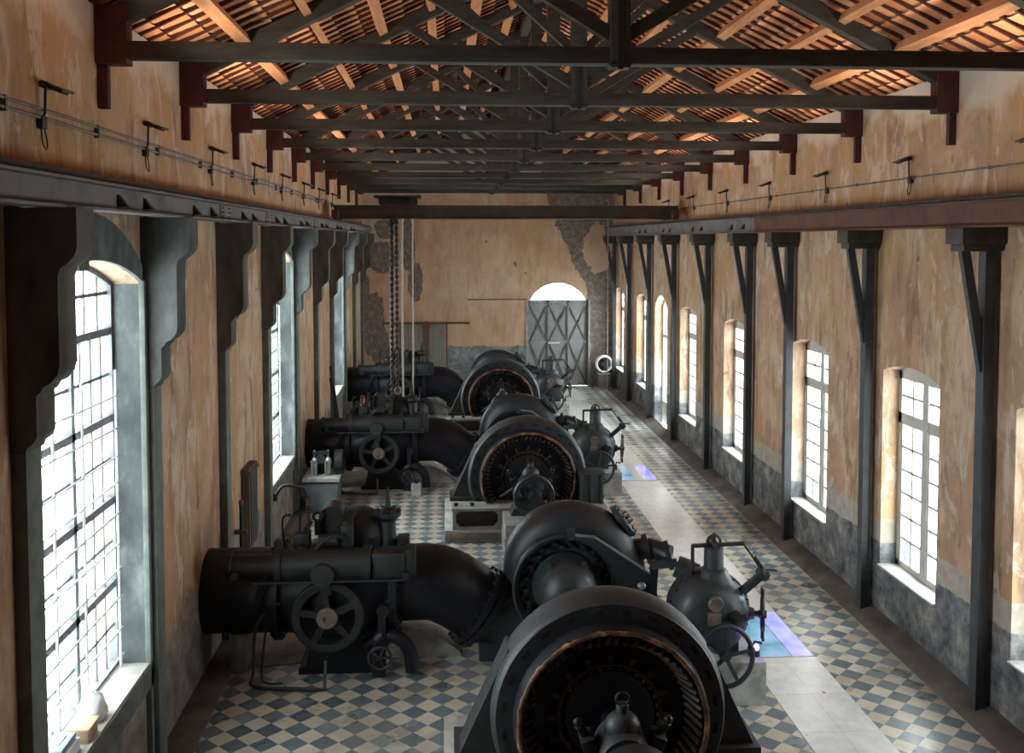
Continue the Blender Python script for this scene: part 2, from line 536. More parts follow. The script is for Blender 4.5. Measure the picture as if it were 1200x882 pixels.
M['doord'] = simple('dark_door_bars', (.09, .10, .10), (.15, .16, .155), 4, .6)
M['sheet'] = simple('corrugated_sheet', (.27, .27, .22), (.38, .38, .32), 3, .6, stretch=(1, 1, .3))
M['rust'] = simple('rust_brown', (.13, .055, .032), (.22, .10, .06), 4, .75)
M['chain'] = simple('chain_rust', (0.0480, 0.0330, 0.0270), (0.1200, 0.0900, 0.0750), 5, .55, .3, stretch=(1, 1, 3))
M['rope'] = simple('pale_rope', (.45, .44, .41), (.62, .60, .56), 8, .8)
M['white'] = simple('white_plastic', (.72, .74, .76), (.85, .86, .87), 6, .5)
M['card'] = simple('cardboard', (.42, .30, .185), (.52, .385, .25), 6, .85)
M['paper'] = simple('paper_white', (.80, .80, .76), (.86, .86, .83), 8, .8)
M['bluegrey'] = simple('bluegrey_plastic', (.20, .27, .34), (.30, .375, .44), 5, .45)
M['tank'] = simple('tank_grey', (.13, .165, .19), (.22, .26, .285), 3, .45)
M['skin'] = simple('skin', (.60, .31, .19), (.68, .38, .25), 6, .55)
M['hair'] = simple('brown_hair', (.05, .022, .012), (.12, .05, .025), 9, .6)
M['jacket'] = simple('navy_cloth', (.012, .018, .032), (.025, .034, .055), 8, .85)
M['trouser'] = simple('dark_cloth', (.02, .02, .022), (.035, .035, .04), 8, .85)
M['shirt'] = simple('white_cloth', (.62, .62, .60), (.74, .74, .72), 8, .85)
M['wood'] = simple('grey_wood', (.09, .075, .06), (.17, .145, .115), 3, .75, stretch=(4, 4, .5))

# ------------------------------------------------------------------ dimensions
XL, XR, YB, YE = -3.8, 7.75, -4.0, 46.0
XC = (XL+XR)/2
WT = 0.62
Z_EAVE = 9.25
SL = 0.5
ZR = Z_EAVE + SL*(XR-XL)/2

def roof_z(x):
    return Z_EAVE + SL*((x-XL) if x < XC else (XR-x))

# ------------------------------------------------------------------ floor
MB().b6(XL-.1, XR+.1, YB, YE+.1, -0.3, 0).build('floor', M['floor'])
tag(bpy.data.objects['floor'], 'diamond laid floor of cream and blue grey cement tiles', 'floor', kind='structure')
mb = MB()
for y0, y1 in ((YB, 15.62), (17.6, 27.63), (29.5, YE-1.2)):
    mb.b6(4.87, 6.0, y0, y1, 0.0, 0.006)
tag(mb.build('floor_walkway', M['slab']), 'strip of pale stone slabs let into the tiled floor', 'walkway', kind='structure')
tag(MB().b6(XL, -3.36, YB, YE, 0, .035, .01).build('baseboard_left', M['curb']), 'brown cement strip along the foot of the left wall', 'kerb', kind='structure')
mb = MB(); mb.prism([(7.33, 0), (XR, 0), (XR, .16), (7.62, .12), (7.36, .03)], 'xz', YB, YE)
tag(mb.build('baseboard_right', M['curb']), 'dark sloping kerb along the foot of the right wall', 'kerb', kind='structure')

# ------------------------------------------------------------------ walls with openings
def arch_pts(y0, y1, zs, rise, n=14):
    """segmental arch from (y0,zs) over to (y1,zs)"""
    w = (y1-y0)/2
    rad = (w*w+rise*rise)/(2*rise)
    cz = zs+rise-rad
    a = math.asin(w/rad)
    return [((y0+y1)/2+rad*math.sin(-a+2*a*i/n), cz+rad*math.cos(-a+2*a*i/n)) for i in range(n+1)]

def wall(name, mat, xi, xo, opens, label):
    mb = MB()
    y = YB
    for (y0, y1, zb, zs, rise) in opens:
        mb.b6(min(xi, xo), max(xi, xo), y, y0, -.1, Z_EAVE+.10)
        if zb > 0.01:
            mb.b6(min(xi, xo), max(xi, xo), y0, y1, -.1, zb)
        pts = arch_pts(y0, y1, zs, rise)
        mb.prism([(y0, Z_EAVE+.10)]+pts+[(y1, Z_EAVE+.10)], 'yz', xi, xo)
        y = y1
    mb.b6(min(xi, xo), max(xi, xo), y, YE+.5, -.1, Z_EAVE+.10)
    o = mb.build(name, mat, angle=25)
    return tag(o, label, 'wall', kind='structure')

LW = [(9.25, 12.66), (21.3, 24.85), (33.35, 36.9)]
RW = [(11.0, 13.0), (15.12, 17.15), (19.7, 21.78), (25.15, 27.3), (30.35, 32.5), (37.75, 40.05), (43.0, 45.2)]
DR = (34.45, 36.5)
wall('wall_left', M['wall_l'], XL, XL-WT, [(a, b, 1.44, 6.28, .30) for a, b in LW], 'left long wall of worn ochre plaster')
ro = sorted([(a, b, .98, 4.50, .16) for a, b in RW]+[(DR[0], DR[1], 0.0, 4.35, .45)])
wall('wall_right', M['wall_r'], XR, XR+WT, ro, 'right long wall of ochre plaster with a grey dado')
# end wall with arched doorway
DX0, DX1 = 3.80, 6.62
ap = arch_pts(DX0+.06, DX1-.06, 4.0, .86)
mb = MB()
mb.prism([(XL-WT, -.1), (DX0, -.1), (DX0, 4.0)]+ap+[(DX1, 4.0), (DX1, -.1), (XR+WT, -.1), (XR+WT, Z_EAVE-.1), (XC, ZR+.1), (XL-WT, Z_EAVE-.1)], 'xz', YE, YE+.5)
tag(mb.build('wall_end', M['wall_e']), 'far end wall, pink plaster fallen away from the masonry in patches', 'wall', kind='structure')
mb = MB()
mb.prism([(XL-WT, -.1), (XR+WT, -.1), (XR+WT, Z_EAVE-.1), (XC, ZR+.1), (XL-WT, Z_EAVE-.1)], 'xz', YB-.4, YB)
tag(mb.build('wall_back', M['wall_e']), 'end wall behind the viewer', 'wall', kind='structure')

# ------------------------------------------------------------------ roof
ceil = thing('ceiling', 'underside of the pitched roof, rows of orange clay tiles with dark bars for the shaded gaps', 'ceiling', (XC, 20, Z_EAVE), kind='structure')
YR0 = 3.0
def slope(sgn):
    xe = XL-WT-.3 if sgn < 0 else XR+WT+.3
    zf = lambda d: Z_EAVE + .08 + SL*(abs(xe-XC)*-1 + (XR-XL)/2) + SL*d   # d from the eave
    D = abs(xe-XC)
    mb = MB()
    # tile courses: each course a strip that steps down over the one above
    n = int(D/.36)+1
    per = .36
    ys = []
    y = YB
    while y < YE+.1:
        ys += [(y, .016), (y+.03, .014), (y+.08, .006), (y+.18, .0), (y+.28, .006), (y+.33, .014)]
        y += per
    bm = mb.bm
    for i in range(n):
        d0, d1 = i*.36, min((i+1)*.36+.03, D)
        if d0 >= D: break
        rows = []
        for d, off in ((d0, .0), (d1, .035)):
            x = xe - sgn*d
            rows.append([bm.verts.new((x, yy, zf(d)+.035+hh+(0.03-off))) for yy, hh in ys])
        for j in range(len(ys)-1):
            bm.faces.new((rows[0][j], rows[0][j+1], rows[1][j+1], rows[1][j]))
    mb.build('tile_underside_left' if sgn < 0 else 'tile_underside_right', M['tile'], ceil, recalc=False).name = 'tile_underside'
    # solid cover above so that no daylight comes through
    mb = MB()
    a, b = (xe, zf(0)+.2), (XC, zf(D)+.2)
    mb.prism([a, b, (b[0], b[1]+.06), (a[0], a[1]+.06)], 'xz', YB-.4, YE+.6)
    mb.build('roof_cover', M['tile'], ceil)
    # dark bars up the slope, standing in for shadow gaps between tiles
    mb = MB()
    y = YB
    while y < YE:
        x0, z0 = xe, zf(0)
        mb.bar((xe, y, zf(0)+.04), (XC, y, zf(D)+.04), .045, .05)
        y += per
    mb.build('gap_shade_rows', M['gap_shade'], ceil)
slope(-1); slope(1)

PURL = [.92, 1.80, 2.68, 3.55, 4.42, 5.25]
words = ['lowest', 'second', 'third', 'fourth', 'fifth', 'sixth']
for sgn, side in ((-1, 'left'), (1, 'right')):
    for i, d in enumerate(PURL):
        x = XL+d if sgn < 0 else XR-d
        z = Z_EAVE+SL*d-.045
        w = .16 if i % 2 == 0 else .12
        mb = MB()
        a = math.atan(SL)*(-1 if sgn < 0 else 1)
        mb.box((x, (YE+YB)/2, z), (w, YE-YB, .15), (0, a, 0))
        o = mb.build('purlin', M['purlin'], base=(x, 20, z))
        tag(o, 'orange timber purlin, %s one up from the eave on the %s roof slope' % (words[i], side), 'purlin', 'orange purlins under the roof tiles')
o = MB().b6(XC-.09, XC+.09, YB, YE, ZR-.26, ZR+.0).build('ridge_beam', M['timber'], base=(XC, 20, ZR-.36))
tag(o, 'dark ridge beam along the top of the roof', 'beam')

# ------------------------------------------------------------------ trusses
TY = [11.36+3.48*k for k in range(10)]
ordn = ['nearest', 'second nearest', 'third nearest', 'fourth nearest', 'fifth nearest', 'sixth nearest', 'seventh nearest', 'eighth nearest', 'second farthest', 'farthest']
def make_truss(y):
    t = thing('roof_truss', 'dark timber roof truss spanning the hall, nearest one', 'truss', (XC, y, 8.2), 'roof trusses')
    th = .20
    MB().b6(XL+.28, XR-.28, y-th/2, y+th/2, 8.78, 8.97, .012).build('tie_beam', M['timber'], t)
    up = V((0, 0, 1))
    for s in (-1, 1):
        xw = XL if s < 0 else XR
        zz = lambda d: Z_EAVE+SL*d-.115
        MB().bar((xw-s*.12, y, zz(.12)), (XC+s*.02, y, zz(abs(xw-XC)-.02)), th*.9, .22).build('rafter', M['timber'], t)
        # struts from the king post to the rafter
        du = 2.6; x1 = XC+s*du
        MB().bar((XC+s*.1, y, 9.12), (x1, y, zz(abs(xw-x1))-.1), .13, .15).build('strut', M['timber'], t)
        du = 1.7; x1 = XC+s*du
        MB().bar((XC+s*.1, y+.02, 9.62), (x1, y+.02, zz(abs(xw-x1))-.1), .12, .13).build('strut', M['timber'], t)
        mb = MB()
        x0, x1 = (xw, xw-s*.34)
        lo, hi = min(x0, x1), max(x0, x1)
        mb.b6(lo, hi, y-.115, y+.115, 8.72, 9.36, .01)
        x1 = xw-s*.115
        mb.b6(min(xw, x1), max(xw, x1), y-.05, y+.05, 8.24, 8.8, .008)
        mb.build('corbel', M['corbel_wood'], t)
    mb = MB(); mb.b6(XC-.115, XC+.115, y-th*.55, y+th*.55, 8.74, ZR-.1, .012)
    k = mb.build('king_post', M['timber'], t)
    mb = MB()
    mb.b6(XC-.03, XC+.03, y-th*.55-.012, y-th*.55, 8.72, 9.5)
    mb.b6(XC-.13, XC+.13, y-th*.6, y+th*.6, 8.765, 8.79)
    mb.build('iron_strap', M['black'], k)
    return t
tr0 = make_truss(TY[0])
tr0['label'] = 'dark timber roof truss, nearest one, its right corbel out of view'
for i in range(1, 10):
    dup(tr0, (0, TY[i]-TY[0], 0), 'dark timber roof truss on maroon corbels, %s in the row' % ordn[i])

# ------------------------------------------------------------------ crane runway beams
t = thing('crane_runway', 'grey riveted steel crane beam on the left wall corbels', 'crane beam', (-3.4, 20, 7.08))
mb = MB()
mb.b6(-3.41, -3.37, YB, 45.4, 7.08, 7.34); mb.b6(-3.52, -3.25, YB, 45.4, 7.08, 7.105); mb.b6(-3.52, -3.25, YB, 45.4, 7.33, 7.355)
mb.b6(XL, -3.5, YB, 45.4, 7.2, 7.24)
mb.build('girder', M['rail'], t)
MB().b6(-3.45, -3.385, YB, 45.4, 7.356, 7.44, .012).build('running_rail', M['capd'], t)
for i, y in enumerate([10.6, 11.5, 13.7, 14.7, 16.9, 17.8, 20.2, 21.2, 23.6, 24.6, 27.5, 28.5, 31.4, 32.4, 36, 37]):
    mb = MB()
    mb.prism([(-3.37, 7.14), (-3.27, 7.14), (-3.37, 7.27)], 'xz', y-.05, y+.05)
    mb.build('stiffener', M['capd'], t)
for y in (15.6, 19.4, 26.3, 34.0):
    mb = MB()
    mb.b6(-3.37, -3.357, y-.35, y+.35, 7.11, 7.325)
    for dy in (-.28, -.18, .18, .28):
        for z in (7.15, 7.22, 7.28):
            mb.ball((-3.355, y+dy, z), .02, seg=8)
    mb.build('splice_plate', M['rail'], t)
t = thing('crane_runway', 'rusty brown steel crane beam along the right wall on posts', 'crane beam', (7.3, 20, 6.97))
mb = MB()
mb.b6(7.28, 7.32, YB, 23.2, 6.99, 7.32); mb.b6(7.16, 7.44, YB, 23.2, 6.97, 6.995); mb.b6(7.16, 7.44, YB, 23.2, 7.31, 7.335)
mb.build('girder', M['railrust'], t)
mb = MB()
mb.b6(7.28, 7.32, 23.2, 45.4, 6.99, 7.32); mb.b6(7.16, 7.44, 23.2, 45.4, 6.97, 6.995); mb.b6(7.16, 7.44, 23.2, 45.4, 7.31, 7.335)
tag(mb.build('girder', M['rail'], t), 'grey girder of the far half')
MB().b6(7.27, 7.335, YB, 45.4, 7.336, 7.41, .012).build('running_rail', M['capd'], t)
MB().b6(7.44, XR, YB, 45.4, 7.25, 7.29).build('wall_plate', M['railrust'], t)
for y in [24, 25, 28, 29, 32, 33, 36, 37]:
    MB().prism([(7.28, 7.06), (7.19, 7.06), (7.28, 7.2)], 'xz', y-.05, y+.05).build('stiffener', M['capd'], t)

# ------------------------------------------------------------------ right wall posts
PY = [9.4, 13.55, 17.5, 21.65, 24.6, 28.55, 32.85, 36.95, 41.0, 44.6]
def make_post(y):
    t = thing('crane_post', 'x', 'post', (7.56, y, 0), 'steel posts along the right wall')
    mb = MB()
    for dx in (-.045, .085):
        mb.b6(7.575+dx-.012, 7.575+dx+.012, y-.1, y+.1, 0.02, 6.68)
    mb.b6(7.55, 7.65, y-.012, y+.012, 0.02, 6.68)
    mb.b6(7.535, 7.655, y-.1, y-.09, .02, 6.68)
    mb.build('shaft', M['post'], t)
    MB().b6(7.48, 7.72, y-.16, y+.16, 0, .06).build('foot_plate', M['post'], t)
    MB().bar((7.56, y, 4.95), (7.25, y, 6.66), .13, .10).build('brace', M['post'], t)
    mb = MB()
    mb.b6(7.1, 7.72, y-.24, y+.24, 6.74, 6.968, .01)
    mb.b6(7.15, 7.72, y-.18, y+.18, 6.64, 6.74, .01)
    mb.build('bearing_block', M['capd'], t)
    return t
P0 = make_post(PY[1])
on_ = ['', 'nearest', 'second nearest', 'third nearest', 'fourth nearest', 'fifth nearest', 'sixth nearest', 'seventh nearest', 'eighth nearest', 'farthest']
P0['label'] = 'blue black steel post with slanting brace, nearest one on the right wall'
for i in range(2, len(PY)):
    dup(P0, (0, PY[i]-PY[1], 0), 'blue black steel post with slanting brace, %s one on the right wall' % on_[i])

# ------------------------------------------------------------------ left wall corbelled pilasters
CY = [8.9, 12.74, 16.85, 20.9, 24.95, 28.95, 32.95, 37.0, 41.0, 44.9]
def corbel_profile():
    p = [(0, 0.0), (.13, 0.0), (.13, 4.93)]
    p += [(.15, 4.98), (.21, 5.03), (.235, 5.08), (.235, 5.44)]
    p += [(.27, 5.47), (.30, 5.52), (.36, 5.55), (.42, 5.62), (.44, 5.70), (.44, 6.48)]
    p += [(.46, 6.55), (.53, 6.60), (.59, 6.67), (.61, 6.74), (.61, 7.08), (0, 7.08)]
    return p
def make_pil(y, mat):
    mb = MB()
    mb.prism([(XL, 4.93)]+[(XL+a, b) for a, b in corbel_profile() if b > 4.9], 'xz', y, y+.42)
    t = thing('pilaster', 'x', 'pilaster', (XL, y, 0), 'corbelled pilasters along the left wall')
    mb.build('corbel', mat, t, angle=30)
    MB().b6(XL, XL+.13, y+.02, y+.36, 0, 4.95, .01).build('shaft', M['trimgreen'], t)
    return t
pl = [make_pil(CY[0], M['pil']), make_pil(CY[1], M['pilmid'])]
pl[0]['label'] = 'sooty pilaster with stepped corbel, nearest on the left wall'
pl[1]['label'] = 'grey cement pilaster with stepped corbel beside the near left window'
nm = ['', '', 'third', 'fourth', 'fifth', 'sixth', 'seventh', 'eighth', 'ninth', 'tenth']
for i in range(2, 10):
    src = pl[1] if i in (4, 7) else pl[0]
    dup(src, (0, CY[i]-ORG[src.name].y, 0), '%s pilaster with stepped corbel, %s from the viewer on the left wall' % ('grey' if i in (4, 7) else 'sooty', nm[i]))

# ------------------------------------------------------------------ left windows
def left_window(idx, y0, y1, label):
    xg = -4.18
    t = thing('window_%d' % idx, label, 'window', (XL, (y0+y1)/2, 1.44), kind='structure')
    zs, rise, zb = 6.28, .30, 1.46
    pts = arch_pts(y0+.01, y1-.01, zs-.01, rise)
    MB().prism([(y0+.01, zb+.03), (y1-.01, zb+.03)]+pts[::-1], 'yz', xg-.006, xg+.006).build('pane', M['glass'], t)
    mb = MB()
    ym = (y0+y1)/2+.35
    def zt(y):
        return max(p[1] for p in pts if abs(p[0]-y) < (y1-y0)/13) if y0 < y < y1 else zs
    rail = [2.52, 3.57, 4.6, 5.68]
    for z in rail:
        mb.b6(xg-.04, xg+.05, y0, y1, z-.045, z+.045)
    mb.b6(xg-.04, xg+.05, ym-.05, ym+.05, zb, 5.68)
    for y in (y0+.03, y1-.03):
        mb.b6(xg-.04, xg+.06, y-.04, y+.04, zb, zs+.05)
    mb.b6(xg-.04, xg+.05, y0, y1, zb, zb+.08)
    for a, b in zip(pts[:-1], pts[1:]):
        mb.bar((xg, a[0], a[1]-.02), (xg, b[0], b[1]-.02), .1, .06, (0, 0, 1))
    mb.build('frame', M['frame_d'], t)
    mb = MB()
    for lo, hi in ((y0, ym), (ym, y1)):
        n = 4
        for k in range(1, n):
            y = lo+(hi-lo)*k/n
            mb.b6(xg-.012, xg+.012, y-.02, y+.02, zb, 5.68)
    zz = [zb]+rail
    for a, b in zip(zz[:-1], zz[1:]):
        mb.b6(xg-.012, xg+.012, y0, y1, (a+b)/2-.018, (a+b)/2+.018)
    for k in range(1, 8):
        y = y0+(y1-y0)*k/8
        mb.b6(xg-.015, xg+.015, y-.02, y+.02, 5.68, min(p[1] for p in pts if abs(p[0]-y) < .3)+.04)
    mb.b6(xg-.015, xg+.015, y0, y1, 6.13, 6.17)
    mb.build('glazing_bars', M['frame_d'], t)
    mb = MB()                                   # pale guard grille inside the glass
    xq = xg+.11
    for y in (y0+.62, y0+1.3, ym+.09, y1-.12):
        mb.tube([(xq, y, zb), (xq, y, 5.2)], .018, 8)
    z = 1.62
    while z < 5.1:
        mb.tube([(xq+.01, y0+.05, z+.05*math.sin(z*3)), (xq+.01, y1-.05, z+.03*math.cos(z*5))], .013, 6)
        z += .36
    mb.build('guard_grille', M['frame_w'], t)
    MB().b6(xg+.02, XL+.05, y0+.002, y1-.002, 1.442, 1.465, .006).build('sill', M['sill'], t)
    # grey cement architrave round the arch and a panelled apron
    mb = MB()
    ot = arch_pts(y0-.36, y1+.0, zs+.2, .62)
    it = arch_pts(y0, y1, zs, rise)
    rings = []
    poly = [(y, z) for y, z in it]+[(y, z) for y, z in ot[::-1]]
    bm = mb.bm
    for a, b in zip(range(len(it)-1), range(1, len(it))):
        q = [it[a], it[b], ot[b], ot[a]]
        mb.prism(q, 'yz', XL-.002, XL+.05)
    mb.build('architrave', M['pilgrey'], t)
    mb = MB()
    mb.b6(XL-.002, XL+.07, y0, y1+.08, 1.14, 1.44, .012)
    mb.b6(XL-.002, XL+.07, y1-.02, y1+.08, 0.05, 6.3, .012)
    mb.b6(XL-.002, XL+.07, y0-.02, y0+.08, 0.05, 1.2, .012)
    mb.build('apron', M['trimgreen'], t)
    # cement lining of the far and near reveals
    mb = MB()
    mb.b6(xg, XL, y1-.012, y1+.02, 1.44, zs-.03)
    mb.b6(xg, XL, y0-.02, y0+.012, 1.44, zs-.03)
    mb.build('reveal', M['pilgrey'], t)
    mb = MB()
    mb.b6(XL-.01, XL+.055, (y0+y1)/2-.45, (y0+y1)/2-.15, 6.48, 7.06, .01)
    mb.b6(XL-.01, XL+.16, (y0+y1)/2-.5, (y0+y1)/2-.1, 6.86, 7.06, .02)
    mb.build('keystone', M['pilgrey'], t)
    return t
left_window(1, *LW[0], 'tall arched window nearest on the left wall, boxes on its sill')
left_window(2, *LW[1], 'tall arched window, middle one on the left wall')
left_window(3, *LW[2], 'tall arched window, farthest on the left wall')

# ------------------------------------------------------------------ right windows
def right_window(idx, y0, y1, label):
    xg = XR+.33
    zb, zs, rise = .98, 4.50, .16
    t = thing('window_%d' % idx, label, 'window', (XR, (y0+y1)/2, zb), kind='structure')
    pts = arch_pts(y0+.01, y1-.01, zs-.01, rise)
    MB().prism([(y0+.01, zb+.03), (y1-.01, zb+.03)]+pts[::-1], 'yz', xg-.005, xg+.005).build('pane', M['glass'], t)
    ym = (y0+y1)/2
    zt = 3.66
    mb = MB()
    mb.b6(xg-.04, xg+.04, y0, y1, zt-.10, zt+.10)
    mb.b6(xg-.05, xg+.04, ym-.10, ym+.10, zb, 4.4)
    for y in (y0+.06, y1-.06):
        mb.b6(xg-.04, xg+.04, y-.065, y+.065, zb, zs)
    mb.b6(xg-.04, xg+.04, y0, y1, zb, zb+.14)
    mb.prism([(y0+.005, 4.36), (y1-.005, 4.36)]+pts[::-1], 'yz', xg-.04, xg+.04)
    mb.build('frame', M['frame_r'], t)
    mb = MB()
    for lo, hi in ((y0+.12, ym-.10), (ym+.10, y1-.12)):
        y = (lo+hi)/2
        mb.b6(xg-.02, xg+.02, y-.022, y+.022, zb, 4.4)
        for e in (lo, hi):
            mb.b6(xg-.03, xg+.03, e-.035, e+.035, zb, zt)
    for k in range(1, 6):
        z = zb+.14+(zt-.10-zb-.14)*k/6
        mb.b6(xg-.02, xg+.02, y0, y1, z-.022, z+.022)
    mb.b6(xg-.02, xg+.02, y0, y1, 4.06-.022, 4.06+.022)
    mb.build('glazing_bars', M['frame_r'], t)
    mb = MB()
    mb.b6(XR-.05, xg-.03, y0+.002, y1-.002, zb+.002, zb+.035, .008)
    mb.build('sill', M['sill'], t)
    return t
rn = ['nearest, at the picture edge', 'second nearest', 'third nearest', 'fourth nearest', 'fifth nearest, before the doorway', 'second farthest, beyond the doorway', 'farthest']
for i, (a, b) in enumerate(RW):
    right_window(4+i, a, b, 'narrow arched window on the right wall, %s' % rn[i])

# right doorway
t = thing('door_2', 'tall arched glazed doorway in the right wall between the windows', 'door', (XR+.3, sum(DR)/2, 0), kind='structure')
xg = XR+.33
pts = arch_pts(DR[0]+.01, DR[1]-.01, 4.34, .45)
MB().prism([(DR[0]+.01, .02), (DR[1]-.01, .02)]+pts[::-1], 'yz', xg-.005, xg+.005).build('pane', M['glass'], t)
mb = MB()
ym = sum(DR)/2
mb.b6(xg-.04, xg+.04, ym-.08, ym+.08, 0, 4.7)
for y in (DR[0]+.06, DR[1]-.06): mb.b6(xg-.04, xg+.04, y-.06, y+.06, 0, 4.36)
mb.b6(xg-.05, xg+.05, DR[0], DR[1], 3.2, 3.34)
for a, b in zip(pts[:-1], pts[1:]): mb.bar((xg, a[0], a[1]-.04), (xg, b[0], b[1]-.04), .08, .1)
mb.build('frame', M['frame_r'], t)
MB().b6(xg-.03, xg+.03, DR[0]+.1, DR[1]-.1, .02, .85).build('kick_panel', M['frame_r'], t)
mb = MB()
for z in (1.4, 1.95, 2.5, 3.8): mb.b6(xg-.013, xg+.013, DR[0], DR[1], z-.012, z+.012)
mb.build('glazing_bars', M['frame_r'], t)

# ------------------------------------------------------------------ end door with fanlight
t = thing('door_1', 'grey sheet metal double door with crossed braces and bright fanlight', 'door', (5.2, YE+.1, 0), kind='structure')
yd = YE+.12
MB().b6(DX0, DX1, yd, yd+.04, .02, 4.0).build('door_sheet', M['doorg'], t)
mb = MB()
cols = [DX0+.06, DX0+.94, DX0+1.88, DX1-.06]
for x in cols:
    mb.b6(x-.045, x+.045, yd-.05, yd, .02, 4.0)
for z in (.06, 2.05, 3.78, 3.96):
    mb.b6(DX0, DX1, yd-.05, yd, z-.05, z+.05)
mb.build('door_frame', M['doorg'], t)
for a, b in zip(cols[:-1], cols[1:]):
    for z0, z1 in ((.1, 2.0), (2.1, 3.72)):
        mb = MB()
        mb.bar((a+.05, yd-.03, z0), (b-.05, yd-.03, z1), .05, .06)
        mb.bar((a+.05, yd-.028, z1), (b-.05, yd-.028, z0), .05, .06)
        mb.b6(b-.06, b-.0, yd-.055, yd-.05, z0, z1)
        mb.build('cross_brace', M['doord'], t)
MB().b6(4.75, 5.3, yd-.09, yd-.05, 1.98, 2.06).build('bolt_bar', M['white'], t)
pts = arch_pts(DX0+.07, DX1-.07, 4.0, .84)
MB().prism([(x, z) for x, z in pts], 'xz', yd-.005, yd+.005).build('fanlight_pane', M['glass'], t)
mb = MB()
for a, b in zip(pts[:-1], pts[1:]):
    mb.bar((a[0], yd, a[1]), (b[0], yd, b[1]), .05, .07)
cx = (DX0+DX1)/2
for k in (3, 5, 9, 11):
    p = pts[k]
    mb.bar((cx+(p[0]-cx)*.55, yd, 4.0), (p[0], yd, p[1]), .06, .05)
mb.build('fanlight_bars', M['doord'], t)
mb = MB()
mb.b6(DX0-.09, DX0, YE-.04, YE+.05, 0, 4.02); mb.b6(DX1, DX1+.09, YE-.04, YE+.05, 0, 4.02)
mb.build('jamb', M['concrete'], t)

# rails and corrugated sheets on the end wall
t = thing('sliding_shutter', 'pair of corrugated sheet shutters hanging from a rusty rail on the end wall', 'shutter', (-.7, YE-.1, 0))
def corr(x0, x1):
    mb = MB(); bm = mb.bm
    n = 36
    lo, hi = [], []
    for i in range(n+1):
        x = x0+(x1-x0)*i/n
        y = YE-.12+(.025 if i % 4 in (1, 2) else -.005)
        lo.append(bm.verts.new((x, y, .15))); hi.append(bm.verts.new((x, y, 2.9)))
    for i in range(n): bm.faces.new((lo[i], lo[i+1], hi[i+1], hi[i]))
    r = mb.build('corrugated_sheet', M['sheet'], t)
    md = r.modifiers.new('Solidify', 'SOLIDIFY'); md.thickness = .012
corr(-2.0, -1.0); corr(-.78, .02)
MB().tube([(-2.9, YE-.1, 2.98), (1.1, YE-.1, 2.98)], .05, 10).build('rail', M['rust'], t)
mb = MB(); mb.b6(-1.0, -.8, YE-.16, YE-.04, 0.05, 3.05); mb.build('post', M['rust'], t)
MB().b6(.02, .08, YE-.14, YE-.06, .05, 3.05).build('edge_post', M['rust'], t)
o = MB().tube([(1.0, YE-.05, 4.05), (3.75, YE-.05, 4.05)], .028, 8).build('wall_pipe', M['conduit'], base=(1.0, YE-.05, 4.05))
tag(o, 'thin horizontal pipe on the end wall left of the fanlight', 'pipe')

# ------------------------------------------------------------------ travelling crane, chains, ropes
t = thing('bridge_crane', 'brown overhead crane girder spanning the hall with a black trolley', 'crane', (1.95, 32.2, 7.4))
mb = MB()
for y in (31.75, 32.75):
    mb.b6(-3.5, 7.45, y-.04, y+.04, 7.5, 7.86)
    mb.b6(-3.5, 7.45, y-.13, y+.13, 7.47, 7.5); mb.b6(-3.5, 7.45, y-.13, y+.13, 7.86, 7.89)
mb.build('girder', M['bridge'], t)
for x in (-3.42, 7.3):
    mb = MB()
    mb.b6(x-.1, x+.1, 31.3, 33.2, 7.5, 7.74, .02)
    e = mb.build('end_carriage', M['bridge'], t)
    for y in (31.55, 32.95):
        MB().cyl((x-.04, y, 7.555), (x+.04, y, 7.555), .112, seg=20).build('wheel', M['black'], e)
mb = MB()
mb.b6(-2.1, -.9, 31.75, 32.75, 7.93, 8.12, .02); mb.b6(-2.25, -.78, 31.65, 32.85, 8.14, 8.2)
for x in (-1.95, -1.05):
    mb.cyl((x, 31.6, 7.98), (x, 32.9, 7.98), .12)
mb.cyl((-1.8, 32.25, 8.0), (-1.2, 32.25, 8.0), .2)
mb.build('trolley', M['black'], t)
t = thing('hoist_chain', 'two rusty hoist chains hanging from the crane trolley with a hook', 'chain', (-1.65, 32.25, 1.5))
def chain(x, y, z0, z1, r, nm, mat):
    mb = MB()
    n = int((z1-z0)/.095)
    for k in range(n):
        z = z0+(z1-z0)*(k+.5)/n
        ax = 'x' if k % 2 else 'y'
        u = V((0, 1, 0)) if ax == 'x' else V((1, 0, 0))
        pts = [V((x, y, z))+u*(r*math.cos(a))+V((0, 0, .078*math.sin(a))) for a in [2*PI*j/8 for j in range(8)]]
        mb.tube(pts, .027, 6, False, True)
    return mb.build(nm, mat, t)
chain(-1.73, 32.25, 1.7, 7.5, .042, 'chain_strand', M['chain'])
chain(-1.57, 32.25, 1.9, 7.5, .042, 'chain_strand', M['chain'])
mb = MB()
mb.b6(-1.75, -1.55, 32.15, 32.35, 7.3, 7.5, .02)
mb.cyl((-1.78, 32.25, 7.45), (-1.52, 32.25, 7.45), .13)
mb.build('sheave_block', M['black'], t)
mb = MB()
mb.b6(-1.8, -1.66, 32.2, 32.3, 1.62, 1.78, .02)
mb.tube([(-1.73, 32.25, 1.62), (-1.73, 32.25, 1.55), (-1.66, 32.25, 1.47), (-1.73, 32.25, 1.38), (-1.80, 32.25, 1.44)], .025, 8, smooth=4)
mb.build('hook', M['black'], t)
o = MB().tube([(-1.38, 32.25, 1.45), (-1.40, 32.26, 4.5), (-1.38, 32.25, 7.95)], .035, 8).build('hoist_rope', M['rope'], base=(-1.38, 32.25, 1.45))
tag(o, 'pale rope hanging from the trolley beside the rusty chains, ending in a white bag', 'rope', 'pale crane ropes')
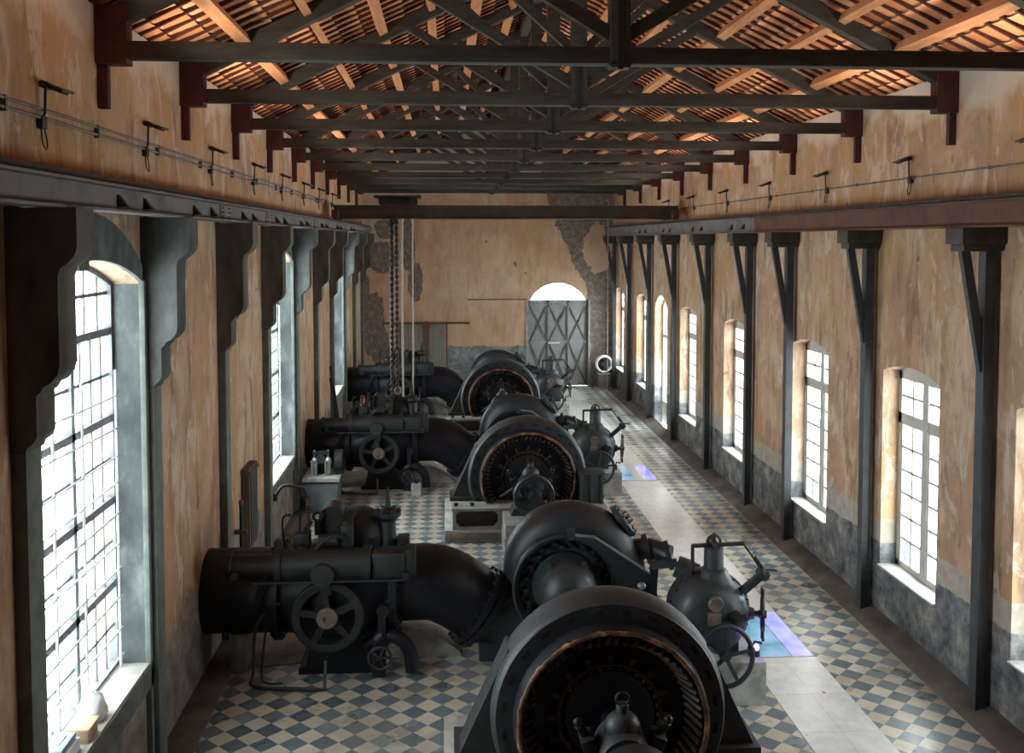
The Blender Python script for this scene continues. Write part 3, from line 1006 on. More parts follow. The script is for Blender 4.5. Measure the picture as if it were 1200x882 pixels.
o = MB().tube([(-1.07, 32.25, 1.45), (-1.05, 32.27, 3.2), (-1.05, 32.25, 7.95)], .026, 8).build('hoist_rope', M['rope'], base=(-1.07, 32.25, 1.45))
tag(o, 'thin pale rope hanging farthest right from the crane trolley', 'rope', 'pale crane ropes')
mb = MB()
mb.lathe([(.04, 0.0), (.10, .04), (.13, .16), (.12, .24), (.05, .31), (.03, .34)], (-1.38, 32.25, 1.1), 'z', 14)
o = mb.build('cloth_bag', M['white'], base=(-1.38, 32.25, 1.1)); tag(o, 'small white bag at the lower end of the rope', 'bag')

# ------------------------------------------------------------------ conduits and floodlights high on the walls
t = thing('conduit_run', 'pair of thin grey conduits along the upper left wall', 'conduit', (XL, 20, 7.95))
for z in (8.01, 7.93):
    MB().tube([(-3.77, YB, z), (-3.77, 45.5, z+.04)], .016, 8).build('conduit', M['conduit'], t)
y = 8.9
while y < 45:
    MB().b6(XL, -3.75, y-.018, y+.018, 7.905, 8.045).build('clip', M['conduit'], t); y += 2.3
t = thing('conduit_run', 'single thin conduit along the upper right wall', 'conduit', (XR, 20, 7.83))
MB().tube([(7.73, YB, 7.83), (7.73, 45.5, 7.83)], .014, 8).build('conduit', M['conduit'], t)
y = 9.2
while y < 45:
    MB().b6(7.715, XR, y-.018, y+.018, 7.805, 7.855).build('clip', M['conduit'], t); y += 2.3
def flood(x, y, z, s):
    t = thing('floodlight', 'x', 'lamp', (x, y, z), 'small floodlights on the wall conduits')
    MB().tube([(x+s*.02, y, z-.04), (x+s*.06, y, z+.06), (x+s*.07, y, z+.33)], .014, 8).build('stem', M['black'], t)
    MB().b6(min(x, x+s*.06), max(x, x+s*.06), y-.06, y+.06, z-.09, z+.03, .01).build('junction_box', M['black'], t)
    mb = MB()
    mb.tube([(x+s*.03, y-.02, z-.08), (x+s*.05, y-.05, z-.22), (x+s*.06, y+.02, z-.28), (x+s*.05, y+.06, z-.2), (x+s*.04, y+.03, z-.08)], .008, 6, smooth=4)
    mb.build('cable_loop', M['black'], t)
    c = V((x+s*.15, y+.05, z+.30))
    mb = MB()
    mb.box(c, (.26, .20, .025), (0, R(20)*s, R(-12)*s), .008)
    for k in (-1, 0, 1):
        mb.box(c+V((0, k*.055, -.02)), (.20, .01, .03), (0, R(20)*s, R(-12)*s))
    mb.box(c+V((-s*.09, -.01, .02)), (.07, .14, .07), (0, R(20)*s, 0), .01)
    mb.build('lamp_head', M['black'], t)
    return t
LY = [9.7, 12.95, 16.45, 20.0, 23.4, 26.9, 30.1, 33.6]
RY = [12.6, 16.2, 19.85, 23.4, 27.0, 30.7, 34.2]
f0 = flood(XL, LY[0], 7.93, 1)
lw = ['nearest', 'second', 'third', 'fourth', 'fifth', 'sixth', 'seventh', 'eighth']
f0['label'] = 'small black floodlight on the upper left wall, nearest to the viewer'
for i in range(1, len(LY)):
    dup(f0, (0, LY[i]-LY[0], .01*i), 'small black floodlight on the upper left wall, %s from the viewer' % lw[i])
f1 = flood(XR, RY[0], 7.83, -1)
f1['label'] = 'small black floodlight on the upper right wall, at the picture edge'
for i in range(1, len(RY)):
    dup(f1, (0, RY[i]-RY[0], 0), 'small black floodlight on the upper right wall, %s from the viewer' % lw[i])

# ------------------------------------------------------------------ THE MACHINES (built for the nearest unit, then copied)
AX, AZ = 1.88, 1.30
UY = [11.0, 22.62, 33.9]
Y0 = UY[0]
UN = ['nearest', 'middle', 'farthest']

def make_plinth():
    t = thing('machine_bed', 'x', 'machine bed', (AX, Y0+.8, 0), 'machine beds under the generators')
    def rot(v): return v
    mb = MB()
    mb.b6(AX-1.92, AX+1.92, Y0-.45, Y0+2.42, 0, .28, .015)
    mb.build('concrete_step', M['concrete'], t)
    mb = MB()                                   # steel bedplate with rounded slots along its front
    x0, x1, yf = AX-1.74, AX+1.74, Y0-.42
    mb.b6(x0, x1, yf+.14, Y0+1.4, .28, .70)
    mb.b6(x0-.02, x1+.02, yf-.02, Y0+1.42, .70, .77, .012)
    mb.b6(x0, x1, yf, yf+.14, .28, .34, .01)
    xs = [(x0, x0+.08), (AX-.72, AX+.72), (x1-.08, x1)]
    for a, b in xs:
        mb.b6(a, b, yf, yf+.14, .28, .70, .012)
    for (a, b), (c, d) in zip(xs[:-1], xs[1:]):
        for q, s in ((b, 1), (c, -1)):
            mb.prism([(q, .34), (q+s*.09, .34), (q, .43)], 'xz', yf, yf+.14)
            mb.prism([(q, .70), (q+s*.09, .70), (q, .62)], 'xz', yf, yf+.14)
    mb.build('bedplate', M['bed'], t)
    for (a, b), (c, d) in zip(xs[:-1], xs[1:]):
        MB().b6(b, c, yf+.12, yf+.139, .34, .70).build('slot_shade', M['black'], t)  # black sheet painting the darkness inside each slot
    MB().b6(AX-1.86, AX-.66, Y0-.462, Y0-.448, .05, .22, .004).build('step_shade', M['concd'], t)  # darker sheet standing in for the shaded recess of the step
    mb = MB()
    mb.b6(AX-.64, AX+.64, Y0-1.62, Y0-.46, 0, .42, .015)
    mb.b6(AX-.62, AX+.62, Y0-1.60, Y0-.4, .42, .70, .015)
    mb.build('bearing_pier', M['bed'], t)
    mb = MB()
    for x in (AX-1.66, AX-1.3, AX+1.3, AX+1.66):
        MB().cyl((x, Y0-.2, .77), (x, Y0-.2, .84), .05, seg=6).build('holding_bolt', M['black'], t)
    return t

def make_generator():
    t = thing('generator', 'x', 'generator', (AX, Y0+.6, .77), 'generators in the row')
    O = (AX, Y0, AZ)
    # drum, open at the front: outside shell, front flange and back plate
    RO = 1.40
    prof = [(.9, .70), (1.0, .74), (1.14, .76), (1.28, .74), (1.36, .69), (RO-.01, .60), (RO, .48), (RO, .38), (RO-.02, .28), (RO-.045, .20), (RO-.07, .17), (1.14, .16), (1.12, .2), (1.10, .5)]
    mb = MB(); mb.lathe(prof, O, 'y', 96, cap=False)
    fr = mb.build('stator_frame', M['irong'], t, angle=30)
    # feet: tangent side plates spreading to the bed
    for s in (-1, 1):
        mb = MB()
        a = R(33)
        p = (AX+s*RO*math.cos(a), AZ+RO*math.sin(a))
        mb.prism([(p[0]-s*.15, p[1]-.1), p, (AX+s*1.74, .84), (AX+s*1.74, .77), (AX+s*.95, .77), (AX+s*1.12, AZ)], 'xz', Y0+.30, Y0+.74)
        mb.b6(min(AX+s*1.2, AX+s*1.8), max(AX+s*1.2, AX+s*1.8), Y0+.2, Y0+.95, .77, .86, .015)
        mb.build('foot', M['irong'], t)
    # dark front ring with vent slots
    mb = MB()
    mb.rings([[(AX+r*math.cos(2*PI*j/96), Y0+y, AZ+r*math.sin(2*PI*j/96)) for j in range(96)] for r, y in ((1.13, .158), (1.13, .148), (1.325, .150), (1.335, .175))], cap=False)
    mb.build('front_ring', M['frontring'], fr, angle=30)
    n = 24
    for k in range(n):
        a = 2*PI*(k+.5)/n
        c = V((AX+1.24*math.cos(a), Y0+.148, AZ+1.24*math.sin(a)))
        MB().box(c, (.05, .006, .125), (0, -a, 0), .002).build('vent_slot', M['void'], fr)
    # winding end ring and coil heads
    mb = MB()
    pts = []
    for j in range(120):
        a = 2*PI*j/120
        rr = 1.075+.006*math.sin(j*2.7)+.004*math.sin(j*7.1)
        pts.append((AX+rr*math.cos(a), Y0-.06+.006*math.sin(j*1.9), AZ+rr*math.sin(a)))
    mb.tube(pts, .031, 8, False, True)
    mb.build('winding_ring', M['copper'], t)
    mb = MB()
    for k in range(60):
        a = 2*PI*k/60
        c, s = math.cos(a), math.sin(a)
        w = R(3.5)
        p0 = V((AX+1.07*c, Y0+.18, AZ+1.07*s)); p1 = V((AX+1.02*math.cos(a+w), Y0-.03, AZ+.95*math.sin(a+w))); p2 = V((AX+.90*math.cos(a+2*w), Y0+.22, AZ+.90*math.sin(a+2*w)))
        mb.tube([p0, p1, p2], .030, 6, smooth=3)
    mb.build('coil_heads', M['coil'], t)
    mb = MB()
    mb.rings([[(AX+r*math.cos(2*PI*j/96), Y0+y, AZ+r*math.sin(2*PI*j/96)) for j in range(96)] for r, y in ((1.135, .2), (1.125, .06), (1.10, -.03), (1.085, .2))], cap=False)
    mb.build('winding_guard', M['iron'], t)
    mb = MB(); mb.lathe([(1.09, .25), (1.09, .84), (.2, .84), (.2, .78), (1.02, .76), (1.02, .25)], O, 'y', 64)
    mb.build('stator_core', M['ironb'], t)
    # rotor with pole pieces
    mb = MB(); mb.lathe([(.05, .22), (.52, .20), (.56, .24), (.60, .34), (.60, .74), (.05, .75)], O, 'y', 64)
    ro = mb.build('rotor', M['ironb'], t)
    pole0 = None
    for k in range(16):
        a = 2*PI*k/16
        mb = MB()
        c = V((AX+.745*math.cos(a), Y0+.50, AZ+.745*math.sin(a)))
        mb.box(c, (.27, .46, .17), (0, -a, 0), .02)
        c2 = V((AX+.90*math.cos(a), Y0+.50, AZ+.90*math.sin(a)))
        mb.box(c2, (.06, .50, .26), (0, -a, 0), .015)
        c3 = V((AX+.68*math.cos(a), Y0+.22, AZ+.68*math.sin(a)))
        mb.box(c3, (.10, .10, .06), (0, -a+.3, 0), .01)
        mb.build('pole', M['coil'], ro)
    mb = MB(); mb.ring((AX, Y0+.2, AZ), 'y', .60, .022, 64, 8)
    for k in range(32):
        a = 2*PI*k/32
        mb.ball((AX+.57*math.cos(a), Y0+.19, AZ+.57*math.sin(a)), .028, seg=8)
    mb.build('rotor_end_ring', M['coil'], ro)
    # shaft, front bearing pedestal, pulley
    MB().cyl((AX, Y0-1.75, AZ), (AX, Y0+1.6, AZ), .13, seg=28).build('shaft', M['ironb'], t)
    mb = MB()
    mb.lathe([(.14, -.30), (.27, -.28), (.29, -.20), (.29, .18), (.27, .26), (.14, .28)], (AX, Y0-.62, AZ), 'y', 32)
    mb.ball((AX, Y0-.62, AZ+.26), .20, 1, .9, 1.0)
    mb.cyl((AX, Y0-.62, AZ+.40), (AX, Y0-.62, AZ+.53), .07)
    mb.b6(AX-.24, AX+.24, Y0-.85, Y0-.38, .70, AZ-.05, .02)
    mb.prism([(AX-.46, .70), (AX+.46, .70), (AX+.40, .84), (AX+.2, .95), (AX-.2, .95), (AX-.40, .84)], 'xz', Y0-.88, Y0-.36)
    bp = mb.build('bearing_pedestal', M['irong'], t)
    for s in (-1, 1):
        mb = MB()
        mb.box((AX+s*.36, Y0-.62, AZ+.10), (.16, .3, .22), (0, s*R(20), 0), .03)
        mb.cyl((AX+s*.40, Y0-.62, AZ+.2), (AX+s*.48, Y0-.66, AZ+.33), .05)
        mb.ball((AX+s*.49, Y0-.66, AZ+.36), .05, seg=10)
        mb.tube([(AX+s*.36, Y0-.72, AZ+.02), (AX+s*.56, Y0-.55, AZ-.18), (AX+s*.66, Y0-.3, AZ-.3)], .028, 8, smooth=4)
        mb.build('brush_gear', M['valve'], bp)
    mb = MB()
    mb.ring((AX, Y0-.62, AZ+.58), 'y', .07, .015, 18, 8)
    mb.build('lifting_eye', M['valve'], bp)
    mb = MB()
    yp = Y0-1.42
    mb.rings([[(AX+r*math.cos(2*PI*j/56), yp+y, AZ+r*math.sin(2*PI*j/56)) for j in range(56)] for r, y in
              ((.35, -.12), (.43, -.13), (.445, -.11), (.45, 0), (.445, .11), (.43, .13), (.35, .12))], cap=False, closed=True)
    mb.lathe([(.13, -.15), (.17, -.14), (.17, .14), (.13, .15)], (AX, yp, AZ), 'y', 28)
    for k in range(6):
        a = 2*PI*k/6+.3
        mb.bar((AX+.15*math.cos(a), yp, AZ+.15*math.sin(a)), (AX+.37*math.cos(a), yp, AZ+.37*math.sin(a)), .10, .07, (0, 1, 0))
    mb.build('pulley', M['casing'], t)
    # terminal box at the right foot
    mb = MB()
    bx0, bx1, by0, by1 = AX+1.16, AX+1.70, Y0-.25, Y0+.22
    mb.b6(bx0-.03, bx1+.03, by0-.03, by1+.03, 1.44, 1.50, .012)
    for x in (bx0+.03, (bx0+bx1)/2, bx1-.03):
        mb.b6(x-.035, x+.035, by0, by0+.05, .70, 1.44, .006)
    mb.b6(bx0, bx1, by0+.04, by1, .70, 1.44, .006)
    mb.build('terminal_box', M['greeniron'], t)
    return t

def make_turbine():
    YS = Y0+5.2
    t = thing('turbine', 'x', 'turbine', (AX, YS, 0), 'spiral turbines in the row')
    # spiral casing swept round the shaft
    def rc(ph):   # centre radius and tube radius over the sweep
        k = [(-90, .82, .52), (0, .93, .50), (90, .77, .42), (180, .63, .31), (262, .55, .20)]
        for (a, r1, t1), (b, r2, t2) in zip(k[:-1], k[1:]):
            if a <= ph <= b:
                f = (ph-a)/(b-a); f = f*f*(3-2*f)*.35+f*.65
                return r1+(r2-r1)*f, t1+(t2-t1)*f
        return k[-1][1:]
    rings = []
    N = 72
    for i in range(N+1):
        ph = -90+352*i/N
        r, w = rc(ph)
        a = R(ph)
        u = V((math.cos(a), 0, math.sin(a)))
        rings.append([V((AX, YS, AZ))+u*(r+w*math.cos(2*PI*j/28))+V((0, w*1.02*math.sin(2*PI*j/28), 0)) for j in range(28)])
    mb = MB(); mb.rings(rings)
    # inlet reach up to the pipe flange and its standing foot
    mb.tube([(AX-1.32, YS-.05, .80), (AX-.85, YS, .60), (AX-.35, YS, .49), (AX+.02, YS, .48)], [.57, .56, .54, .52], 28, smooth=4)
    mb.b6(AX-1.36, AX-.4, YS-.42, YS+.5, 0, .62, .02)
    mb.b6(AX-.35, AX+.9, YS-.42, YS+.42, 0, .3, .02)
    sc = mb.build('spiral_casing', M['casing'], t, angle=50)
    # hatch on the upper right
    mb = MB()
    a = R(39)
    u = V((math.cos(a), 0, math.sin(a))); w = V((-math.sin(a), 0, math.cos(a)))
    c = V((AX, YS, AZ))+u*1.21
    mb.lathe([(.21, 0), (.21, .08), (.30, .09), (.30, .16), (.28, .18), (.05, .19)], c, (u, w, V((0, 1, 0))), 24)
    ht = mb.build('inspection_hatch', M['casing'], t)
    for k in range(12):
        b = 2*PI*k/12
        q = c+(w*math.cos(b)+V((0, 1, 0))*math.sin(b))*.265+u*.17
        MB().cyl(q, q+u*.035, .018, seg=6).build('hatch_bolt', M['black'], ht)
    mb = MB()
    for s in (-1, 1):
        mb.tube([c+u*.18+w*(s*.1), c+u*.27+w*(s*.09), c+u*.27+w*(s*.02), c+u*.18+w*(s*.01)], .015, 6)
    mb.build('hatch_handle', M['black'], ht)
    # front cover with stud ring, bearing dome and shaft
    O = (AX, YS, AZ)
    mb = MB(); mb.lathe([(.30, -.62), (.52, -.60), (.54, -.52), (.72, -.52), (.74, -.66), (.79, -.66), (.80, -.60), (.79, -.40), (.60, -.30), (.1, -.30)], O, 'y', 72)
    cv = mb.build('head_cover', M['casing'], t, angle=30)
    lev = None
    for k in range(20):
        a = 2*PI*k/20+.1
        mb = MB()
        c0 = V((AX+.63*math.cos(a), YS-.60, AZ+.63*math.sin(a)))
        mb.cyl(c0+V((0, .1, 0)), c0+V((0, -.07, 0)), .035, seg=10)
        mb.bar(c0, V((AX+.70*math.cos(a+.16), YS-.62, AZ+.70*math.sin(a+.16))), .05, .05)
        mb.cyl(V((AX+.70*math.cos(a+.16), YS-.58, AZ+.70*math.sin(a+.16))), V((AX+.70*math.cos(a+.16), YS-.68, AZ+.70*math.sin(a+.16))), .025, seg=8)
        mb.build('guide_vane_lever', M['valve'], cv)
    mb = MB(); mb.lathe([(.50, -.55), (.49, -.85), (.46, -1.05), (.38, -1.20), (.26, -1.28), (.2, -1.30), (.2, -1.5)], O, 'y', 44)
    bd = mb.build('bearing_dome', M['greeniron'], t)
    mb = MB()
    for s in (-1, 1):
        mb.box((AX+s*.25, YS-.95, AZ+.42), (.05, .16, .12), (0, s*R(30), 0), .01)
    mb.build('oil_cap', M['black'], bd)
    MB().cyl((AX, YS-3.65, AZ), (AX, YS-1.25, AZ), .16, seg=28).build('shaft', M['ironb'], t)
    mb = MB(); mb.lathe([(.17, -.13), (.33, -.13), (.33, -.01), (.34, .01), (.33, .13), (.17, .13)], (AX, YS-2.0, AZ), 'y', 36)
    mb.build('shaft_coupling', M['ironb'], t)
    # regulating ring with its long arm to the right
    YQ = YS-.72
    mb = MB()
    mb.ring((AX, YQ, AZ), 'y', .82, .03, 64, 8)
    out, inn = [], []
    a0 = R(80)
    p = V((AX+.86*math.cos(a0), 0, AZ+.86*math.sin(a0)))
    end = V((AX+1.46, 0, AZ-.02))
    poly = [(p.x, p.z), (AX+.45, AZ+.80), (end.x, end.z+.14), (end.x, end.z-.22), (AX+.85, AZ-.12), (AX+.84, AZ+.1)]
    arcp = [(AX+.80*math.cos(R(q)), AZ+.80*math.sin(R(q))) for q in range(10, 81, 10)]
    mb.prism([poly[0], poly[1], poly[2], poly[3], poly[4]]+arcp, 'xz', YQ-.05, YQ+.03)
    mb.b6(AX+.02, AX+.14, YQ-.06, YQ+.05, AZ+.76, AZ+.95, .015)
    mb.build('regulating_arm', M['casing'], t)
    mb = MB()
    mb.bar((p.x, YQ-.06, p.z+.01), (AX+.45, YQ-.06, AZ+.82), .05, .03)
    mb.bar((AX+.45, YQ-.06, AZ+.82), (end.x, YQ-.06, end.z+.16), .05, .03)
    mb.ball((AX+1.2, YQ-.1, AZ+.03), .06, 1.2, 1, 1)
    mb.build('arm_edge_strip', M['steelbright'], t)
    mb = MB()
    mb.bar((AX+1.40, YQ, AZ-.02), (AX+1.40, YQ-.1, AZ+.40), .12, .11)
    mb.bar((AX+1.36, YQ-.1, AZ+.36), (AX+1.72, YQ-.25, AZ+.44), .11, .11)
    mb.build('crank_bar', M['casing'], t)
    # relief branch with flange leaving the casing on the right
    mb = MB()
    mb.tube([(AX+1.20, YS-.1, AZ+.36), (AX+1.46, YS-.15, AZ+.42), (AX+1.75, YS-.35, AZ+.36)], [.19, .17, .16], 18, smooth=4)
    u = V((.9, -.15, .25)).normalized()
    c = V((AX+1.42, YS-.14, AZ+.41))
    mb.cyl(c-u*.04, c+u*.05, .25, seg=24)
    c = V((AX+1.74, YS-.34, AZ+.36))
    mb.cyl(c-u*.04, c+u*.04, .24, seg=24)
    mb.build('relief_branch', M['casing'], t)
    return t

def make_regulator():
    X, Y, Z = 3.95, Y0+3.55, 1.18
    t = thing('pressure_regulator', 'x', 'regulator', (X, Y, .64), 'pressure regulators beside the turbines')
    mb = MB()
    mb.lathe([(.05, -.36), (.30, -.34), (.46, -.27), (.55, -.16), (.59, 0), (.62, .06), (.62, .14), (.58, .16), (.56, .45), (.45, .62), (.1, .7)], (X, Y, Z), 'y', 56)
    mb.b6(X-.42, X+.42, Y-.15, Y+.5, .62, .8, .03)
    bd = mb.build('body', M['greeniron'], t, angle=30)
    mb = MB(); mb.ring((X, Y+.10, Z), 'y', .615, .035, 56, 8)
    for k in range(20):
        a = 2*PI*k/20
        mb.cyl((X+.615*math.cos(a), Y+.02, Z+.615*math.sin(a)), (X+.615*math.cos(a), Y+.2, Z+.615*math.sin(a)), .024, seg=6)
    mb.build('flange', M['casing'], bd)
    # neck, yoke and top levers
    mb = MB()
    nx = X+.08
    mb.lathe([(.36, .36), (.27, .52), (.21, .62), (.19, .66), (.15, .68), (.145, .98), (.12, 1.01), (.02, 1.02)], (nx, Y+.08, Z), 'z', 28)
    nk = mb.build('neck', M['greeniron'], t)
    mb = MB()
    mb.ring((nx, Y+.08, Z+1.07), 'y', .10, .022, 20, 8)
    mb.cyl((nx, Y-.08, Z+1.05), (nx, Y+.24, Z+1.05), .05)
    mb.b6(nx-.02, nx+.02, Y+.06, Y+.1, Z+1.0, Z+1.2)
    mb.bar((nx-.34, Y+.06, Z+1.02), (nx+.46, Y+.06, Z+1.04), .05, .055)
    mb.bar((nx-.33, Y+.06, Z+1.03), (nx-.33, Y+.06, Z+.58), .045, .045)
    mb.bar((nx-.36, Y+.06, Z+.62), (nx-.12, Y+.06, Z+.60), .045, .05)
    mb.bar((nx-.40, Y+.06, Z+.72), (nx-.22, Y+.06, Z+.72), .035, .035)
    mb.build('lever_frame', M['black'], t)
    mb = MB()
    mb.tube([(nx+.44, Y+.06, Z+1.05), (nx+.66, Y-.05, Z+.72)], .018, 8)
    mb.tube([(nx+.60, Y-.02, Z+.86), (nx+.80, Y-.1, Z+.58)], .032, 8)
    mb.tube([(nx+.74, Y-.08, Z+.68), (nx+.92, Y-.08, Z+.66)], .018, 8)
    mb.tube([(nx+.70, Y-.05, Z+.72), (nx+.66, Y-.3, Z+.66)], .018, 8)
    mb.build('link_rod', M['black'], t)
    mb = MB()
    mb.bar((nx+.40, Y-.05, Z+.34), (nx+.70, Y-.1, Z+.62), .13, .10)
    mb.cyl((nx+.70, Y-.2, Z+.62), (nx+.70, Y+.02, Z+.62), .075)
    mb.build('crank_arm', M['casing'], t)
    # two dials
    for (dx, dz, r_, m_) in ((.0, .27, .115, 'brown_dial'), (-.03, .06, .10, 'brown_dial')):
        mb = MB()
        yy = Y-.33 if dz > .2 else Y-.41
        if dz > .2:
            mb.lathe([(r_, 0), (r_, -.07), (r_*.85, -.09), (.01, -.085)], (X+dx, yy+.02, Z+dz), 'y', 28)
            mb.cyl((X+dx, yy+.2, Z+dz), (X+dx, yy, Z+dz), .05)
        else:
            mb.box((X+dx, yy+.02, Z+dz), (.2, .1, .2), None, .03)
            mb.cyl((X+dx, yy-.06, Z+dz), (X+dx, yy, Z+dz), .075)
        mb.build('dial', M['brown_dial'], bd)
    mb = MB()
    mb.cyl((X+.30, Y-.2, Z+.06), (X+.30, Y-.42, Z+.06), .10, seg=16)
    mb.cyl((X+.30, Y-.42, Z+.06), (X+.30, Y-.50, Z+.06), .06, seg=6)
    mb.cyl((X+.24, Y-.46, Z+.06), (X+.42, Y-.46, Z+.10), .05, seg=10)
    mb.build('stuffing_box', M['valve'], bd)
    # large handwheel low at the front, five spokes
    c = V((X+.06, Y-.66, Z-.38))
    mb = MB()
    n = V((.12, -1, .18)).normalized()
    u = n.cross(V((0, 0, 1))).normalized(); w = u.cross(n)
    mb.ring(c, (u, w), .42, .036, 44, 10)
    for k in range(5):
        a = 2*PI*k/5+.5
        mb.bar(c, c+(u*math.cos(a)+w*math.sin(a))*.41, .05, .035, n)
    mb.cyl(c-n*.06, c+n*.06, .07)
    mb.cyl(c-n*.5, c, .035)
    mb.build('front_handwheel', M['ironb'], t).name = 'handwheel'
    # spoked capstan wheel out on the right
    c = V((X+.79, Y-.08, Z+.0))
    mb = MB()
    n = V((1, -.28, 0)).normalized(); u = V((0, 0, 1)); w = n.cross(u)
    mb.ring(c, (u, w), .26, .026, 36, 8)
    for k in range(6):
        a = 2*PI*k/6+.25
        d = u*math.cos(a)+w*math.sin(a)
        mb.tube([c, c+d*.42], [.018, .022], 8)
    mb.cyl(c-n*.06, c+n*.06, .06)
    mb.build('capstan_wheel', M['black'], t)
    mb = MB()
    mb.cyl(c-n*.40, c, .045)
    mb.lathe([(.15, -.36), (.15, -.22), (.10, -.20), (.08, -.12)], c, (n, u, w), 20)
    mb.build('spindle', M['casing'], t)
    mb = MB()
    mb.cyl((X+.56, Y-.3, .66), (X+.56, Y-.3, .78), .06, seg=14)
    mb.tube([(X+.56, Y-.3, .76), (X+.60, Y-.32, .86), (X+.70, Y-.34, .84)], .02, 8)
    mb.build('drain_cock', M['valve'], t)
    # elbow from the relief branch
    mb = MB()
    mb.tube([(X-.36, Y+.65, Z+.52), (X-.12, Y+.55, Z+.42), (X-.02, Y+.4, Z+.25)], [.17, .18, .2], 18, smooth=4)
    mb.build('inlet_elbow', M['greeniron'], t)
    return t

def make_block():
    mb = MB()
    mb.b6(3.62, 4.66, Y0+3.0, Y0+4.4, 0, .64, .02)
    o = mb.build('foundation_block', M['concrete'], base=(4.14, Y0+3.7, 0))
    return tag(o, 'x', 'concrete block', 'concrete blocks under the regulators')

def make_pipe():
    t = thing('inlet_pipe', 'x', 'pipe', (-3.3, Y0+5, 0), 'large black inlet pipes')
    Y = Y0+5.0
    mb = MB()
    mb.tube([(XL-.05, Y, 1.20), (-2.72, Y, 1.20)], .66, 48)
    mb.build('wall_reach', M['pipe'], t)
    mb = MB()
    mb.tube([(-.80, Y, 1.26), (-.25, Y+.02, 1.26), (.08, Y+.08, 1.12), (.34, Y+.12, .93), (.54, Y+.14, .78)], [.60, .60, .60, .58, .57], 48, smooth=6)
    mb.build('bend', M['pipe'], t, angle=50)
    u = (V((.54, Y+.14, .78))-V((.34, Y+.12, .93))).normalized()
    c = V((.54, Y+.14, .78))
    for q in (-.07, .05):
        mb = MB()
        mb.cyl(c+u*(q-.045), c+u*(q+.045), .68, seg=48)
        fl = mb.build('flange', M['pipe'], t)
    a = u.orthogonal().normalized(); b = u.cross(a)
    for k in range(20):
        q = c+(a*math.cos(2*PI*k/20)+b*math.sin(2*PI*k/20))*.635
        MB().cyl(q-u*.17, q+u*.14, .03, seg=6).build('flange_bolt', M['valve'], fl)
    mb = MB()
    mb.b6(-3.4, -3.15, Y-.35, Y+.35, 0, .6, .02)
    mb.build('saddle', M['concd'], t)
    mb = MB(); mb.prism([(-.95, 0), (.25, 0), (.18, .10), (-.1, .30), (-.4, .46), (-.75, .50), (-.95, .48)], 'xz', Y+.05, Y+.75)
    mb.build('concrete_cradle', M['concrete'], t)
    return t

